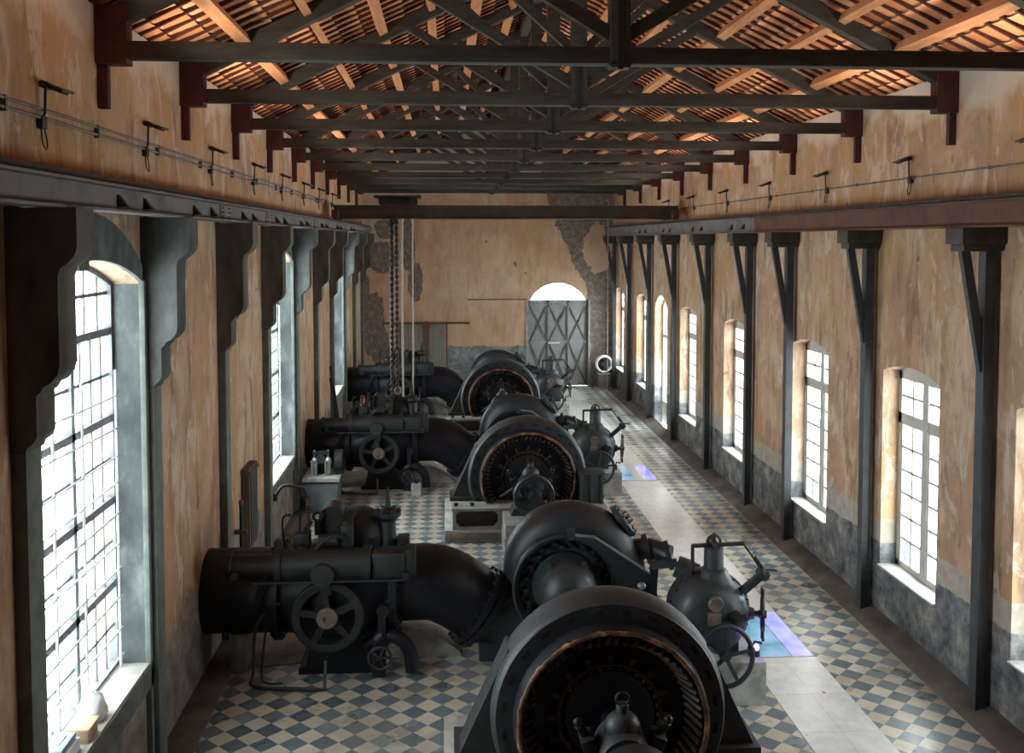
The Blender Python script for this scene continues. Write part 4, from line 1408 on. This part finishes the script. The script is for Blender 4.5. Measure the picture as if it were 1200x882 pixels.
def make_valve():
    Y = Y0+5.0
    t = thing('inlet_valve', 'x', 'valve', (-1.7, Y, 0), 'large inlet valves on the pipes')
    mb = MB()
    prof = [(.62, -1.0), (.80, -1.0), (.80, -.88), (.68, -.86), (.70, -.60), (.80, -.30), (.82, 0), (.80, .30), (.70, .62), (.66, .80), (.78, .82), (.78, .94), (.62, .95)]
    mb.lathe(prof, (-1.72, Y, 1.22), 'x', 48)
    mb.prism([(-2.32, 0), (-1.12, 0), (-1.12, .08), (-1.24, .14), (-1.34, .62), (-2.10, .62), (-2.20, .14), (-2.32, .08)], 'xz', Y-.5, Y+.5)
    bd = mb.build('valve_body', M['pipe'], t, angle=30)
    for x in (-2.66, -.84):
        for k in range(20):
            a = 2*PI*k/20
            MB().cyl((x-.1, Y+.73*math.cos(a), 1.22+.73*math.sin(a)), (x+.1, Y+.73*math.cos(a), 1.22+.73*math.sin(a)), .03, seg=6).build('flange_bolt', M['valve'], bd)
    # bonnet dome and drum on top
    mb = MB()
    mb.lathe([(.50, 0), (.50, .22), (.46, .34), (.36, .46), (.2, .54), (.02, .56)], (-1.42, Y+.1, 1.92), 'z', 36)
    mb.build('bonnet', M['valve'], t)
    mb = MB()
    mb.tube([(-1.82, Y-.22, 2.38), (-1.82, Y+.22, 2.38)], .20, 28)
    mb.b6(-2.02, -1.62, Y-.2, Y+.2, 1.9, 2.38, .02)
    mb.build('gear_housing', M['valve'], t)
    for x, z in ((-2.02, 2.46), (-1.50, 2.50)):
        mb = MB(); mb.ring((x, Y-.35, z), 'y', .062, .024, 20, 8)
        mb.cyl((x, Y-.35, z-.28), (x, Y-.35, z-.06), .05)
        mb.build('lifting_eye', M['valve'], t)
    # pilot gear: rods, levers, small boxes over the servomotor
    mb = MB()
    for x, z in ((-2.28, 2.52), (-2.14, 2.62)):
        mb.tube([(x, Y-.6, 2.0), (x+.02, Y-.55, z)], .022, 8)
        mb.ball((x+.02, Y-.55, z+.03), .04, seg=10)
    mb.bar((-2.36, Y-.58, 2.06), (-2.1, Y-.5, 2.44), .07, .06)
    mb.b6(-2.34, -2.1, Y-.72, Y-.45, 2.05, 2.3, .03)
    mb.b6(-1.62, -1.44, Y-.75, Y-.5, 2.05, 2.42, .03)
    mb.cyl((-1.95, Y-.8, 2.22), (-1.66, Y-.8, 2.22), .09)
    mb.tube([(-1.9, Y-.82, 1.95), (-2.0, Y-.9, 2.1), (-1.75, Y-.88, 2.3), (-1.55, Y-.82, 2.25)], .03, 8, smooth=4)
    mb.tube([(-2.5, Y-.6, 2.08), (-2.52, Y-.6, 2.5), (-2.40, Y-.58, 2.56)], .018, 8, smooth=4)
    mb.cyl((-2.2, Y-.88, 2.06), (-2.2, Y-.62, 2.06), .09)
    mb.build('pilot_gear', M['valve'], t)
    # horizontal servomotor along the front
    mb = MB()
    ys, zs = Y-.90, 1.88
    mb.cyl((-3.30, ys, zs), (-2.50, ys, zs), .17, seg=28)
    mb.lathe([(.17, -.02), (.19, 0), (.19, .06), (.17, .08)], (-3.30, ys, zs), 'x', 28)
    mb.cyl((-2.52, ys, zs), (-1.18, ys, zs), .235, seg=32)
    mb.cyl((-2.58, ys, zs), (-2.48, ys, zs), .27, seg=32)
    mb.cyl((-1.26, ys, zs), (-1.14, ys, zs), .27, seg=32)
    mb.b6(-1.14, -.62, ys-.2, ys+.2, zs-.19, zs+.21, .05)
    mb.b6(-.64, -.47, ys-.16, ys+.16, zs-.22, zs+.25, .03)
    mb.b6(-2.9, -.6, ys-.25, ys-.215, zs-.21, zs-.175)
    sv = mb.build('servomotor', M['valve'], t)
    mb = MB()
    mb.cyl((-1.85, ys-.32, zs-.08), (-1.85, ys, zs-.08), .17, seg=24)
    mb.bar((-1.85, ys-.16, zs-.1), (-1.80, ys-.12, 1.45), .08, .14, (1, 0, 0))
    mb.build('crosshead', M['valve'], sv)
    MB().cyl((-.62, ys-.26, zs-.13), (-.62, ys, zs-.13), .06, seg=16).build('end_plug', M['valve'], sv)
    MB().cyl((-3.16, ys-.2, zs-.1), (-3.16, ys, zs-.1), .06, seg=16).build('end_plug', M['valve'], sv)
    MB().bar((-2.72, ys-.05, zs-.15), (-2.95, ys+.1, 1.15), .08, .08).build('tie_lever', M['valve'], sv)
    # big cast gear wheel on the valve spindle
    c = V((-1.80, Y-.98, 1.10))
    mb = MB()
    mb.rings([[c+V((r*math.cos(2*PI*j/56), y, r*math.sin(2*PI*j/56))) for j in range(56)] for r, y in
              ((.42, -.06), (.52, -.07), (.545, -.05), (.545, .05), (.52, .07), (.42, .06))], cap=False, closed=True)
    for k in range(5):
        a = 2*PI*k/5+.45
        mb.bar(c, c+V((math.cos(a), 0, math.sin(a)))*.44, .10, .09, (0, 1, 0))
    mb.cyl(c+V((0, .5, 0)), c+V((0, -.06, 0)), .12)
    wh = mb.build('gear_wheel', M['valve'], t)
    mb = MB()
    mb.lathe([(.16, 0), (.16, -.06), (.13, -.09), (.06, -.09), (.055, -.04), (.01, -.04)], c+V((0, -.05, 0)), 'y', 28)
    tag(mb.build('hub', M['brown_dial'], wh), 'paler worn hub')
    # pointed by-pass spindle valve
    x = -.93
    mb = MB()
    mb.lathe([(.24, 0), (.24, .08), (.15, .12), (.13, .16), (.12, .48), (.15, .52), (.20, .56), (.20, .62), (.14, .66), (.05, .70), (.035, .86), (.012, 1.02)], (x, Y-.15, 1.84), 'z', 20)
    for k in range(6):
        a = 2*PI*k/6
        mb.cyl((x+.17*math.cos(a), Y-.15+.17*math.sin(a), 2.40), (x+.17*math.cos(a), Y-.15+.17*math.sin(a), 2.52), .035, seg=8)
    mb.b6(x-.32, x-.15, Y-.35, Y+.05, 1.9, 2.1, .02); mb.b6(x+.15, x+.34, Y-.35, Y+.05, 1.88, 2.06, .02)
    mb.tube([(x-.18, Y-.2, 2.42), (x-.36, Y-.22, 2.38), (x-.4, Y-.2, 2.25), (x-.35, Y-.2, 2.05)], .010, 6, smooth=4)
    mb.build('spindle_valve', M['valve'], t)
    # drain elbow with a small handwheel, low at the right
    mb = MB()
    mb.tube([(-1.25, Y-.62, .50), (-1.0, Y-.66, .66), (-.74, Y-.70, .62), (-.58, Y-.70, .42), (-.54, Y-.70, .10)], .105, 16, smooth=5)
    mb.cyl((-1.06, Y-.66, .60), (-.96, Y-.66, .68), .17, seg=18)
    mb.b6(-1.16, -.95, Y-.75, Y-.5, .02, .6, .03)
    mb.cyl((-.98, Y-.85, 1.1), (-.98, Y-.5, 1.1), .1)
    mb.b6(-1.06, -.94, Y-.8, Y-.66, .65, 1.15, .02)
    mb.build('drain_elbow', M['pipe'], t)
    c = V((-1.02, Y-.95, .42))
    mb = MB(); mb.ring(c, 'y', .17, .022, 28, 8)
    for k in range(5):
        a = 2*PI*k/5
        mb.bar(c, c+V((math.cos(a), 0, math.sin(a)))*.17, .03, .025, (0, 1, 0))
    mb.cyl(c+V((0, .3, 0)), c+V((0, -.03, 0)), .03)
    mb.build('handwheel', M['black'], t)
    # bent small-bore drain line standing on the floor
    mb = MB()
    mb.tube([(-2.80, Y-.62, 1.05), (-2.94, Y-.7, .8), (-2.95, Y-.85, .2), (-2.92, Y-1.0, .06), (-2.3, Y-1.10, .05), (-1.86, Y-1.15, .05), (-1.84, Y-1.12, .10), (-1.84, Y-1.0, .42)], .026, 8, smooth=5)
    mb.tube([(-2.78, Y-.55, .9), (-2.83, Y-.6, .5), (-2.82, Y-.8, .06), (-2.5, Y-.9, .05)], .020, 8, smooth=4)
    mb.build('drain_line', M['black'], t)
    return t

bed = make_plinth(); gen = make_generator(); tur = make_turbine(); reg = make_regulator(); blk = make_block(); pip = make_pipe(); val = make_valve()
LAB = {
 'bed': ['pale grey machine bed under the nearest generator, cut by the picture edge', 'pale grey machine bed with slotted front under the middle generator', 'pale grey machine bed under the farthest generator'],
 'gen': ['black open fronted generator drum with rusty copper winding ring, nearest one', 'black open fronted generator drum with a pulley before it, middle of three', 'black open fronted generator drum near the end wall, farthest of three'],
 'tur': ['dark snail shaped turbine casing behind the nearest generator', 'dark snail shaped turbine casing behind the middle generator', 'dark snail shaped turbine casing farthest down the hall, near the grey door'],
 'reg': ['grey green round pressure regulator with two handwheels and brass dials, nearest one', 'grey green pressure regulator with capstan wheel, middle one by the walkway', 'grey green pressure regulator with levers, farthest one before the grey door'],
 'blk': ['concrete block under the nearest pressure regulator', 'concrete block under the middle pressure regulator', 'concrete block under the farthest pressure regulator'],
 'pip': ['thick black inlet pipe bending from the left wall to the nearest turbine', 'thick black inlet pipe bending from the left wall to the middle turbine', 'thick black inlet pipe bending from the left wall to the farthest turbine'],
 'val': ['black inlet valve with servomotor and cast gear wheel, nearest one', 'black inlet valve with servomotor and gear wheel on the middle pipe', 'black inlet valve on the farthest pipe, behind the hanging chains'],
}
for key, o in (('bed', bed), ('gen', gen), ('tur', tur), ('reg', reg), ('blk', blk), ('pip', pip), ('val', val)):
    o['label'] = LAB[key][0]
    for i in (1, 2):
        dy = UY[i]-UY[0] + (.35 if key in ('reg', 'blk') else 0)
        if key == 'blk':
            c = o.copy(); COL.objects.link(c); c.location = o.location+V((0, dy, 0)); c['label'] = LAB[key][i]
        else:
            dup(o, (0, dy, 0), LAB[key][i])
for g, u in ((gen, 0), (bpy.data.objects.get('generator.002'), 2)):
    for o in list(bpy.data.objects):
        if o.parent == g and o.name.startswith('terminal_box'):
            bpy.data.objects.remove(o)
# cement pads under the valves
for i, u in enumerate(UY):
    mb = MB(); mb.prism([(-3.36, u+4.75), (-2.0, u+4.95), (-.9, u+5.35), (.1, u+5.6), (.1, u+6.6), (-3.36, u+6.6)], 'xy', 0, .02)
    o = mb.build('floor_pad', M['concd'], base=(-1.5, u+5.5, 0))
    tag(o, 'stained cement pad in the floor under the %s inlet pipe' % UN[i], 'floor pad', kind='structure')

# ------------------------------------------------------------------ lit glass floor panels and the violet lamp
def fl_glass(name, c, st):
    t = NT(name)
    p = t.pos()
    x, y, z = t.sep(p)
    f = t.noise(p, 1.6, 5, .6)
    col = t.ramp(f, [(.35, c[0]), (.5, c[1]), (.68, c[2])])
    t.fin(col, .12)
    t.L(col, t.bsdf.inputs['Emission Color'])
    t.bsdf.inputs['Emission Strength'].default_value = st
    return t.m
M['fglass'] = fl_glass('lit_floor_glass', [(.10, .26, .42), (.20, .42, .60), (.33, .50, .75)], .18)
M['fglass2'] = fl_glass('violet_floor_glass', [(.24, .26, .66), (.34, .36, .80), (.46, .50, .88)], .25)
for i, (y0, y1, lab) in enumerate(((15.62, 17.6, 'blue lit glass panel in the walkway beside the nearest regulator'), (27.63, 29.5, 'blue lit glass panel in the walkway beside the middle regulator'))):
    t = thing('floor_light_panel', lab, 'floor light', (5.43, (y0+y1)/2, 0), 'lit glass panels in the walkway')
    if i == 0:
        MB().b6(4.89, 5.62, y0+.02, y1-.02, .002, .012).build('blue_pane', M['fglass'], t)
        MB().b6(5.64, 5.98, y0+.02, y1-.02, .002, .012).build('violet_pane', M['fglass2'], t)
    else:
        MB().b6(4.89, 5.36, y0+.02, y1-.02, .002, .012).build('blue_pane', M['fglass'], t)
        MB().b6(5.36, 5.62, y0+.02, y1-.02, .002, .011).build('clear_pane', M['slab'], t)
        MB().b6(5.62, 5.98, y0+.02, y1-.02, .002, .012).build('violet_pane', M['fglass2'], t)
    mb = MB()
    for a in (4.87, 5.98): mb.b6(a, a+.02, y0, y1, .0, .014)
    for a in (y0, y1-.02): mb.b6(4.87, 6.0, a, a+.02, .0, .014)
    mb.build('edge_frame', M['steelbright'], t)
M['violet'] = emis('violet_lamp', (.40, .12, 1.0), 40)
t = thing('violet_lamp', 'small violet spotlight on the concrete block of the nearest regulator', 'lamp', (4.60, 14.25, .64))
MB().cyl((4.58, 14.25, .64), (4.58, 14.25, .665), .055, seg=16).build('base', M['black'], t)
mb = MB(); mb.lathe([(.02, 0), (.05, .02), (.055, .07), (.045, .075)], (4.58, 14.25, .66), 'z', 18)
mb.build('housing', M['black'], t)
MB().ball((4.58, 14.25, .765), .04, seg=14).build('bulb', M['violet'], t)

# ------------------------------------------------------------------ loose things
# on the near left sill
t = thing('foam_box', 'white foam box at the near end of the left window sill', 'box', (-4.06, 10.32, 1.465))
MB().b6(-4.14, -3.84, 10.0, 10.5, 1.465, 1.60, .012).build('body', M['white'], t)
t = thing('tool_case', 'flat blue grey case lying on the white foam box', 'case', (-4.0, 10.28, 1.60))
MB().b6(-4.13, -3.87, 10.08, 10.48, 1.60, 1.665, .015).build('shell', M['bluegrey'], t)
mb = MB(); mb.b6(-4.06, -3.94, 10.16, 10.4, 1.665, 1.676, .004)
mb.b6(-4.14, -4.10, 10.40, 10.49, 1.62, 1.70, .008)
mb.build('latch', M['white'], t)
t = thing('cardboard_box', 'small closed cardboard box with a paper label on the left window sill', 'box', (-3.92, 10.75, 1.465))
MB().b6(-4.03, -3.80, 10.60, 10.90, 1.465, 1.60, .006).build('body', M['card'], t)
MB().b6(-4.05, -3.78, 10.585, 10.915, 1.60, 1.625, .005).build('lid', M['card'], t)
tag(MB().b6(-3.99, -3.88, 10.68, 10.82, 1.625, 1.627).build('paper_label', M['paper'], t), 'white paper label')
mb = MB()
mb.lathe([(.02, 0), (.13, .0), (.155, .05), (.15, .14), (.12, .22), (.07, .275), (.02, .285)], (-3.95, 11.18, 1.466), 'z', 24)
bmesh.ops.subdivide_edges(mb.bm, edges=mb.bm.edges[:], cuts=1, use_grid_fill=True)
for v in mb.bm.verts:
    n = mnoise.noise_vector(v.co*14)
    k = .028*min(1, (v.co.z-1.47)*12)
    v.co += V((n.x*k, n.y*k, n.z*k*.6)); v.co.y = 11.18+(v.co.y-11.18)*1.2
mb.lathe([(.02, -.02), (.018, .02), (.05, .06), (.03, .075)], (-3.95, 11.18, 1.745), 'z', 9)
o = mb.build('plastic_bag', M['white'], base=(-3.95, 11.18, 1.466), angle=80)
tag(o, 'white plastic bag standing on the left window sill behind the cardboard box', 'bag')

# oil pump tank by the second left window
t = thing('oil_pump', 'grey oil tank with a twin pump on its lid by the left wall', 'pump', (-3.1, 25.3, 0))
mb = MB()
mb.prism([(-3.50, 0.0), (-2.76, 0.0), (-2.70, .72), (-3.53, .72)], 'xz', 24.95, 25.95)
mb.build('tank', M['tank'], t)
MB().b6(-3.58, -2.66, 24.88, 26.0, .76, .86, .012).build('lid', M['concrete'], t)
MB().b6(-3.54, -2.70, 24.92, 25.98, .715, .765).build('gasket', M['black'], t)
for x in (-3.32, -2.98):
    mb = MB()
    mb.cyl((x, 25.25, .86), (x, 25.25, 1.18), .075, seg=18); mb.cyl((x, 25.25, 1.16), (x, 25.25, 1.22), .11, seg=18)
    mb.tube([(x, 25.25, 1.2), (x, 25.25, 1.50)], .02, 8)
    mb.ball((x+.02, 25.14, 1.27), .075)
    mb.tube([(x-.05, 25.1, .86), (x-.05, 25.1, 1.25)], .022, 8)
    mb.build('pump_cylinder', M['steelbright'], t)
mb = MB()
mb.bar((-3.36, 25.25, 1.42), (-2.94, 25.25, 1.44), .06, .08)
mb.cyl((-3.15, 25.1, 1.3), (-3.15, 25.6, 1.3), .12); mb.b6(-3.28, -3.02, 25.4, 25.8, .86, 1.3, .02)
mb.build('rocker', M['valve'], t)
mb = MB(); mb.cyl((-2.82, 25.4, 1.2), (-2.62, 25.4, 1.2), .28, seg=28); mb.b6(-2.86, -2.6, 25.3, 25.9, .86, 1.12, .02)
mb.build('motor', M['valve'], t)

t = thing('wall_cabinet', 'tall narrow dark cabinet on the left wall above the nearest pipe', 'cabinet', (XL, 18.95, 1.1))
MB().b6(XL, XL+.16, 18.6, 19.35, 1.05, 2.45, .012).build('body', M['pil'], t)
mb = MB()
for k in range(3): mb.b6(XL, XL+.20-.02*k, 18.55, 19.4, 2.45+.035*k, 2.475+.035*k)
mb.build('ridged_top', M['wood'], t)
MB().b6(XL+.16, XL+.175, 18.66, 19.29, 1.1, 2.4).build('door', M['black'], t)
t = thing('wall_lever', 'upright iron lever by the left wall beside the dark cabinet', 'lever', (-3.66, 17.9, 0))
MB().tube([(-3.66, 17.9, .02), (-3.66, 17.9, 2.1)], .035, 10).build('rod', M['black'], t)
mb = MB(); mb.b6(-3.78, -3.56, 17.85, 17.95, 1.55, 1.62, .01); mb.ball((-3.66, 17.9, 2.12), .05, seg=10); mb.build('handle', M['rust'], t)
MB().b6(-3.78, -3.54, 17.78, 18.02, 0.035, .09).build('foot', M['black'], t)
t = thing('iron_crank', 'black iron crank bar reaching out from the left wall below the middle window', 'crank', (XL, 21.6, 1.5))
MB().tube([(-3.66, 21.55, 1.30), (-3.50, 21.6, 1.50), (-3.1, 21.7, 1.42)], .035, 8, smooth=4).build('bar', M['black'], t)
mb = MB(); mb.cyl((-3.1, 21.7, 1.42), (-3.02, 21.7, 1.2), .04); mb.b6(XL+.07, -3.63, 21.45, 21.65, 1.2, 1.36, .01); mb.build('grip', M['black'], t)
for i, (a, b) in enumerate((((-3.1, 30.6, .02), (-3.72, 32.4, 2.7)), ((-3.25, 30.9, .02), (-3.74, 32.6, 2.3)))):
    o = MB().tube([a, b], .045, 8).build('leaning_pole', M['black'], base=a)
    tag(o, ['long dark pole leaning against the left wall before the far window', 'shorter dark pole leaning on the left wall behind the long one'][i], 'pole')
t = thing('oil_can', 'small white can standing alone on the tiled floor before the middle pipe', 'can', (-.80, 26.4, 0))
mb = MB(); mb.b6(-.93, -.67, 26.3, 26.5, 0, .34, .03); mb.build('body', M['concrete'], t)
mb = MB(); mb.cyl((-.8, 26.4, .34), (-.8, 26.4, .39), .05); mb.tube([(-.9, 26.4, .34), (-.9, 26.4, .42), (-.72, 26.4, .42), (-.72, 26.4, .34)], .012, 6); mb.build('cap', M['black'], t)

t = thing('grey_crate', 'grey crate against the end wall right of the grey door', 'crate', (7.3, 45.5, 0))
MB().b6(7.0, 7.55, 45.2, 45.8, .0, .62, .02).build('body', M['concd'], t)
MB().b6(6.97, 7.58, 45.17, 45.83, .62, .66, .01).build('lid', M['concrete'], t)
t = thing('hose_coil', 'white coiled hose standing on the grey crate by the end wall', 'hose', (7.28, 45.45, .66))
mb = MB()
for k in range(4):
    mb.ring((7.28, 45.38+.07*k, 1.09), (V((1, 0, 0)), V((0, 0, 1))), .36-.02*(k % 2), .055, 32, 10)
mb.build('coil', M['white'], t)
mb = MB(); mb.cyl((7.28, 45.3, 1.09), (7.28, 45.7, 1.09), .16); mb.b6(7.1, 7.46, 45.35, 45.65, .66, .95, .02); mb.build('reel', M['black'], t)
o = MB().tube([(7.1, 43.4, 0.0), (7.1, 43.4, 8.6)], .014, 6).build('hanging_cord', M['rope'], base=(7.1, 43.4, 0))
tag(o, 'thin pale cord hanging down by the far right corner', 'cord')

# ------------------------------------------------------------------ person beyond the middle pipe
def skin_mesh(name, pts, edges, rad, mat, parent, sub=2):
    me = bpy.data.meshes.new(name)
    org = ORG[parent.name]
    me.from_pydata([V(p)-org for p in pts], edges, [])
    o = bpy.data.objects.new(name, me); COL.objects.link(o); o.parent = parent
    ORG[o.name] = org
    md = o.modifiers.new('Skin', 'SKIN'); md.use_smooth_shade = True
    for i, r_ in enumerate(rad):
        sv = me.skin_vertices[0].data[i]
        sv.radius = r_ if isinstance(r_, tuple) else (r_, r_)
        sv.use_root = (i == 0)
    sb = o.modifiers.new('Sub', 'SUBSURF'); sb.levels = sb.render_levels = sub
    me.materials.append(mat)
    return o
def person():
    bx, by = -2.66, 32.0
    t = thing('person', 'person in a dark jacket with white collar standing behind the middle pipe', 'person', (bx, by, 0))
    f = -1       # faces the viewer
    P = lambda x, y, z: (bx+x, by+y, z)
    pts = [P(0, 0, .95), P(0, 0, 1.12), P(0, -.01, 1.32), P(0, -.02, 1.46), P(0, -.03, 1.54),          # pelvis, waist, chest, neck base, neck
           P(-.19, -.01, 1.43), P(-.25, -.03, 1.16), P(-.22, -.20, 1.00), P(-.20, -.26, .97),           # left arm
           P(.19, -.01, 1.43), P(.25, -.03, 1.16), P(.22, -.20, 1.00), P(.20, -.26, .97),
           P(-.10, 0, .88), P(-.11, -.02, .48), P(-.11, .03, .08), P(-.12, -.12, .04),
           P(.10, 0, .88), P(.11, -.02, .48), P(.12, .03, .08), P(.13, -.12, .04), P(0, -.03, 1.6)]
    ed = [(0, 1), (1, 2), (2, 3), (3, 4), (4, 21), (3, 5), (5, 6), (6, 7), (7, 8), (3, 9), (9, 10), (10, 11), (11, 12),
          (0, 13), (13, 14), (14, 15), (15, 16), (0, 17), (17, 18), (18, 19), (19, 20)]
    rad = [(.15, .11), (.14, .10), (.17, .115), (.10, .08), .055, .065, .052, .042, .036, .065, .052, .042, .036,
           .092, .066, .045, .04, .092, .066, .045, .04, .05]
    b = skin_mesh('body', pts, ed, rad, M['jacket'], t)
    # head
    mb = MB()
    c = V(P(0, -.05, 1.69))
    mb.ball(c, .1, .80, .98, 1.22, 24)
    mb.ball(c+V((0, -.03, -.055)), .068, .88, 1.0, 1.0, 16)
    mb.ball(c+V((0, -.105, -.015)), .019, .8, 1.1, 1.4, 10)
    for s in (-1, 1):
        mb.ball(c+V((s*.082, .005, -.01)), .026, .45, .8, 1.25, 10)
    h = mb.build('head', M['skin'], t, angle=80)
    mb = MB()
    for s in (-1, 1): mb.ball(c+V((s*.032, -.088, .012)), .011, seg=8)
    mb.ball(c+V((0, -.092, -.066)), .02, 1.2, .5, .3, 8)
    mb.build('eyes', M['hair'], h)
    mb = MB()
    mb.ball(c+V((0, .022, .035)), .108, .86, .98, 1.10, 20)
    mb.build('hair', M['hair'], t)
    mb = MB()
    mb.tube([c+V((-.07, -.01, -.13)), c+V((-.05, -.075, -.17)), c+V((0, -.10, -.22)), c+V((.05, -.075, -.17)), c+V((.07, -.01, -.13))], .024, 8, smooth=4)
    mb.build('collar', M['shirt'], t)
    # hands resting on the pipe side, five fingers each
    for s in (-1, 1):
        w = V(P(s*.20, -.27, .965))
        pp = [w, w+V((0, -.06, -.01))]
        ee = [(0, 1)]; rr = [(.026, .018), (.036, .016)]
        for k in range(4):
            a = w+V((s*(-.027+.018*k), -.095, -.012)); ln = (.036, .042, .040, .030)[k]
            b_ = a+V((0, -ln*.8, -.012)); d_ = b_+V((0, -ln*.45, -.026))
            i0 = len(pp); pp += [a, b_, d_]; ee += [(1, i0), (i0, i0+1), (i0+1, i0+2)]; rr += [.0095, .0088, .0075]
        i0 = len(pp); pp += [w+V((-s*.040, -.045, -.012)), w+V((-s*.058, -.080, -.022))]; ee += [(0, i0), (i0, i0+1)]; rr += [.011, .009]
        skin_mesh('hand', pp, ee, rr, M['skin'], t, 1)
person()

# ------------------------------------------------------------------ light
w = bpy.data.worlds.new('World'); SC.world = w; w.use_nodes = True
bg = w.node_tree.nodes['Background']
bg.inputs[0].default_value = (.88, .95, 1.0, 1)
bg.inputs[1].default_value = 7.0

def portal(c, sx, sy, rot):
    l = bpy.data.lights.new('window_portal', 'AREA'); l.shape = 'RECTANGLE'; l.size = sx; l.size_y = sy
    l.cycles.is_portal = True
    o = bpy.data.objects.new('window_portal', l); COL.objects.link(o); o.location = c; o.rotation_euler = rot
for a, b in LW: portal((XL-WT-.02, (a+b)/2, 4.02), 5.2, b-a, (0, -PI/2, 0))
for a, b in RW: portal((XR+WT+.02, (a+b)/2, 2.85), 3.75, b-a, (0, PI/2, 0))
portal((XR+WT+.02, sum(DR)/2, 2.45), 4.9, DR[1]-DR[0], (0, PI/2, 0))
portal((5.2, YE+.52, 4.42), 2.8, .95, (-PI/2, 0, 0))

# the floodlights on the conduits wash the roof
def up_light(x, y, z, s, e):
    l = bpy.data.lights.new('floodlight_beam', 'SPOT'); l.energy = e; l.spot_size = R(125); l.spot_blend = .8; l.shadow_soft_size = .12
    l.color = (1.0, .84, .66)
    o = bpy.data.objects.new('floodlight_beam', l); COL.objects.link(o)
    o.location = (x+s*.36, y+.05, z+.42)
    d = V((s*.62, .12, .75))
    o.rotation_euler = d.to_track_quat('-Z', 'Y').to_euler()
for i, y in enumerate(LY): up_light(XL, y, 7.93, 1, 75)
for i, y in enumerate(RY): up_light(XR, y, 7.83, -1, 75)

# ------------------------------------------------------------------ camera
cam = bpy.data.cameras.new('camera')
co = bpy.data.objects.new('camera', cam); COL.objects.link(co)
cam.sensor_fit = 'HORIZONTAL'; cam.sensor_width = 36.0
cam.lens = 1170.0/1200*36
cam.shift_y = -100.0/1200
cam.clip_end = 300
co.location = (0, 0, 6.8)
yaw = 3.809; pitch = 2.936
co.rotation_euler = (R(90-pitch), 0, R(-yaw))
SC.camera = co

SC.view_settings.view_transform = 'Standard'
SC.view_settings.look = 'None'
SC.view_settings.exposure = 1.4
SC.view_settings.gamma = 1.0
SC.view_settings.use_curve_mapping = False
SC.cycles.max_bounces = 14
SC.cycles.diffuse_bounces = 8
SC.cycles.transparent_max_bounces = 16
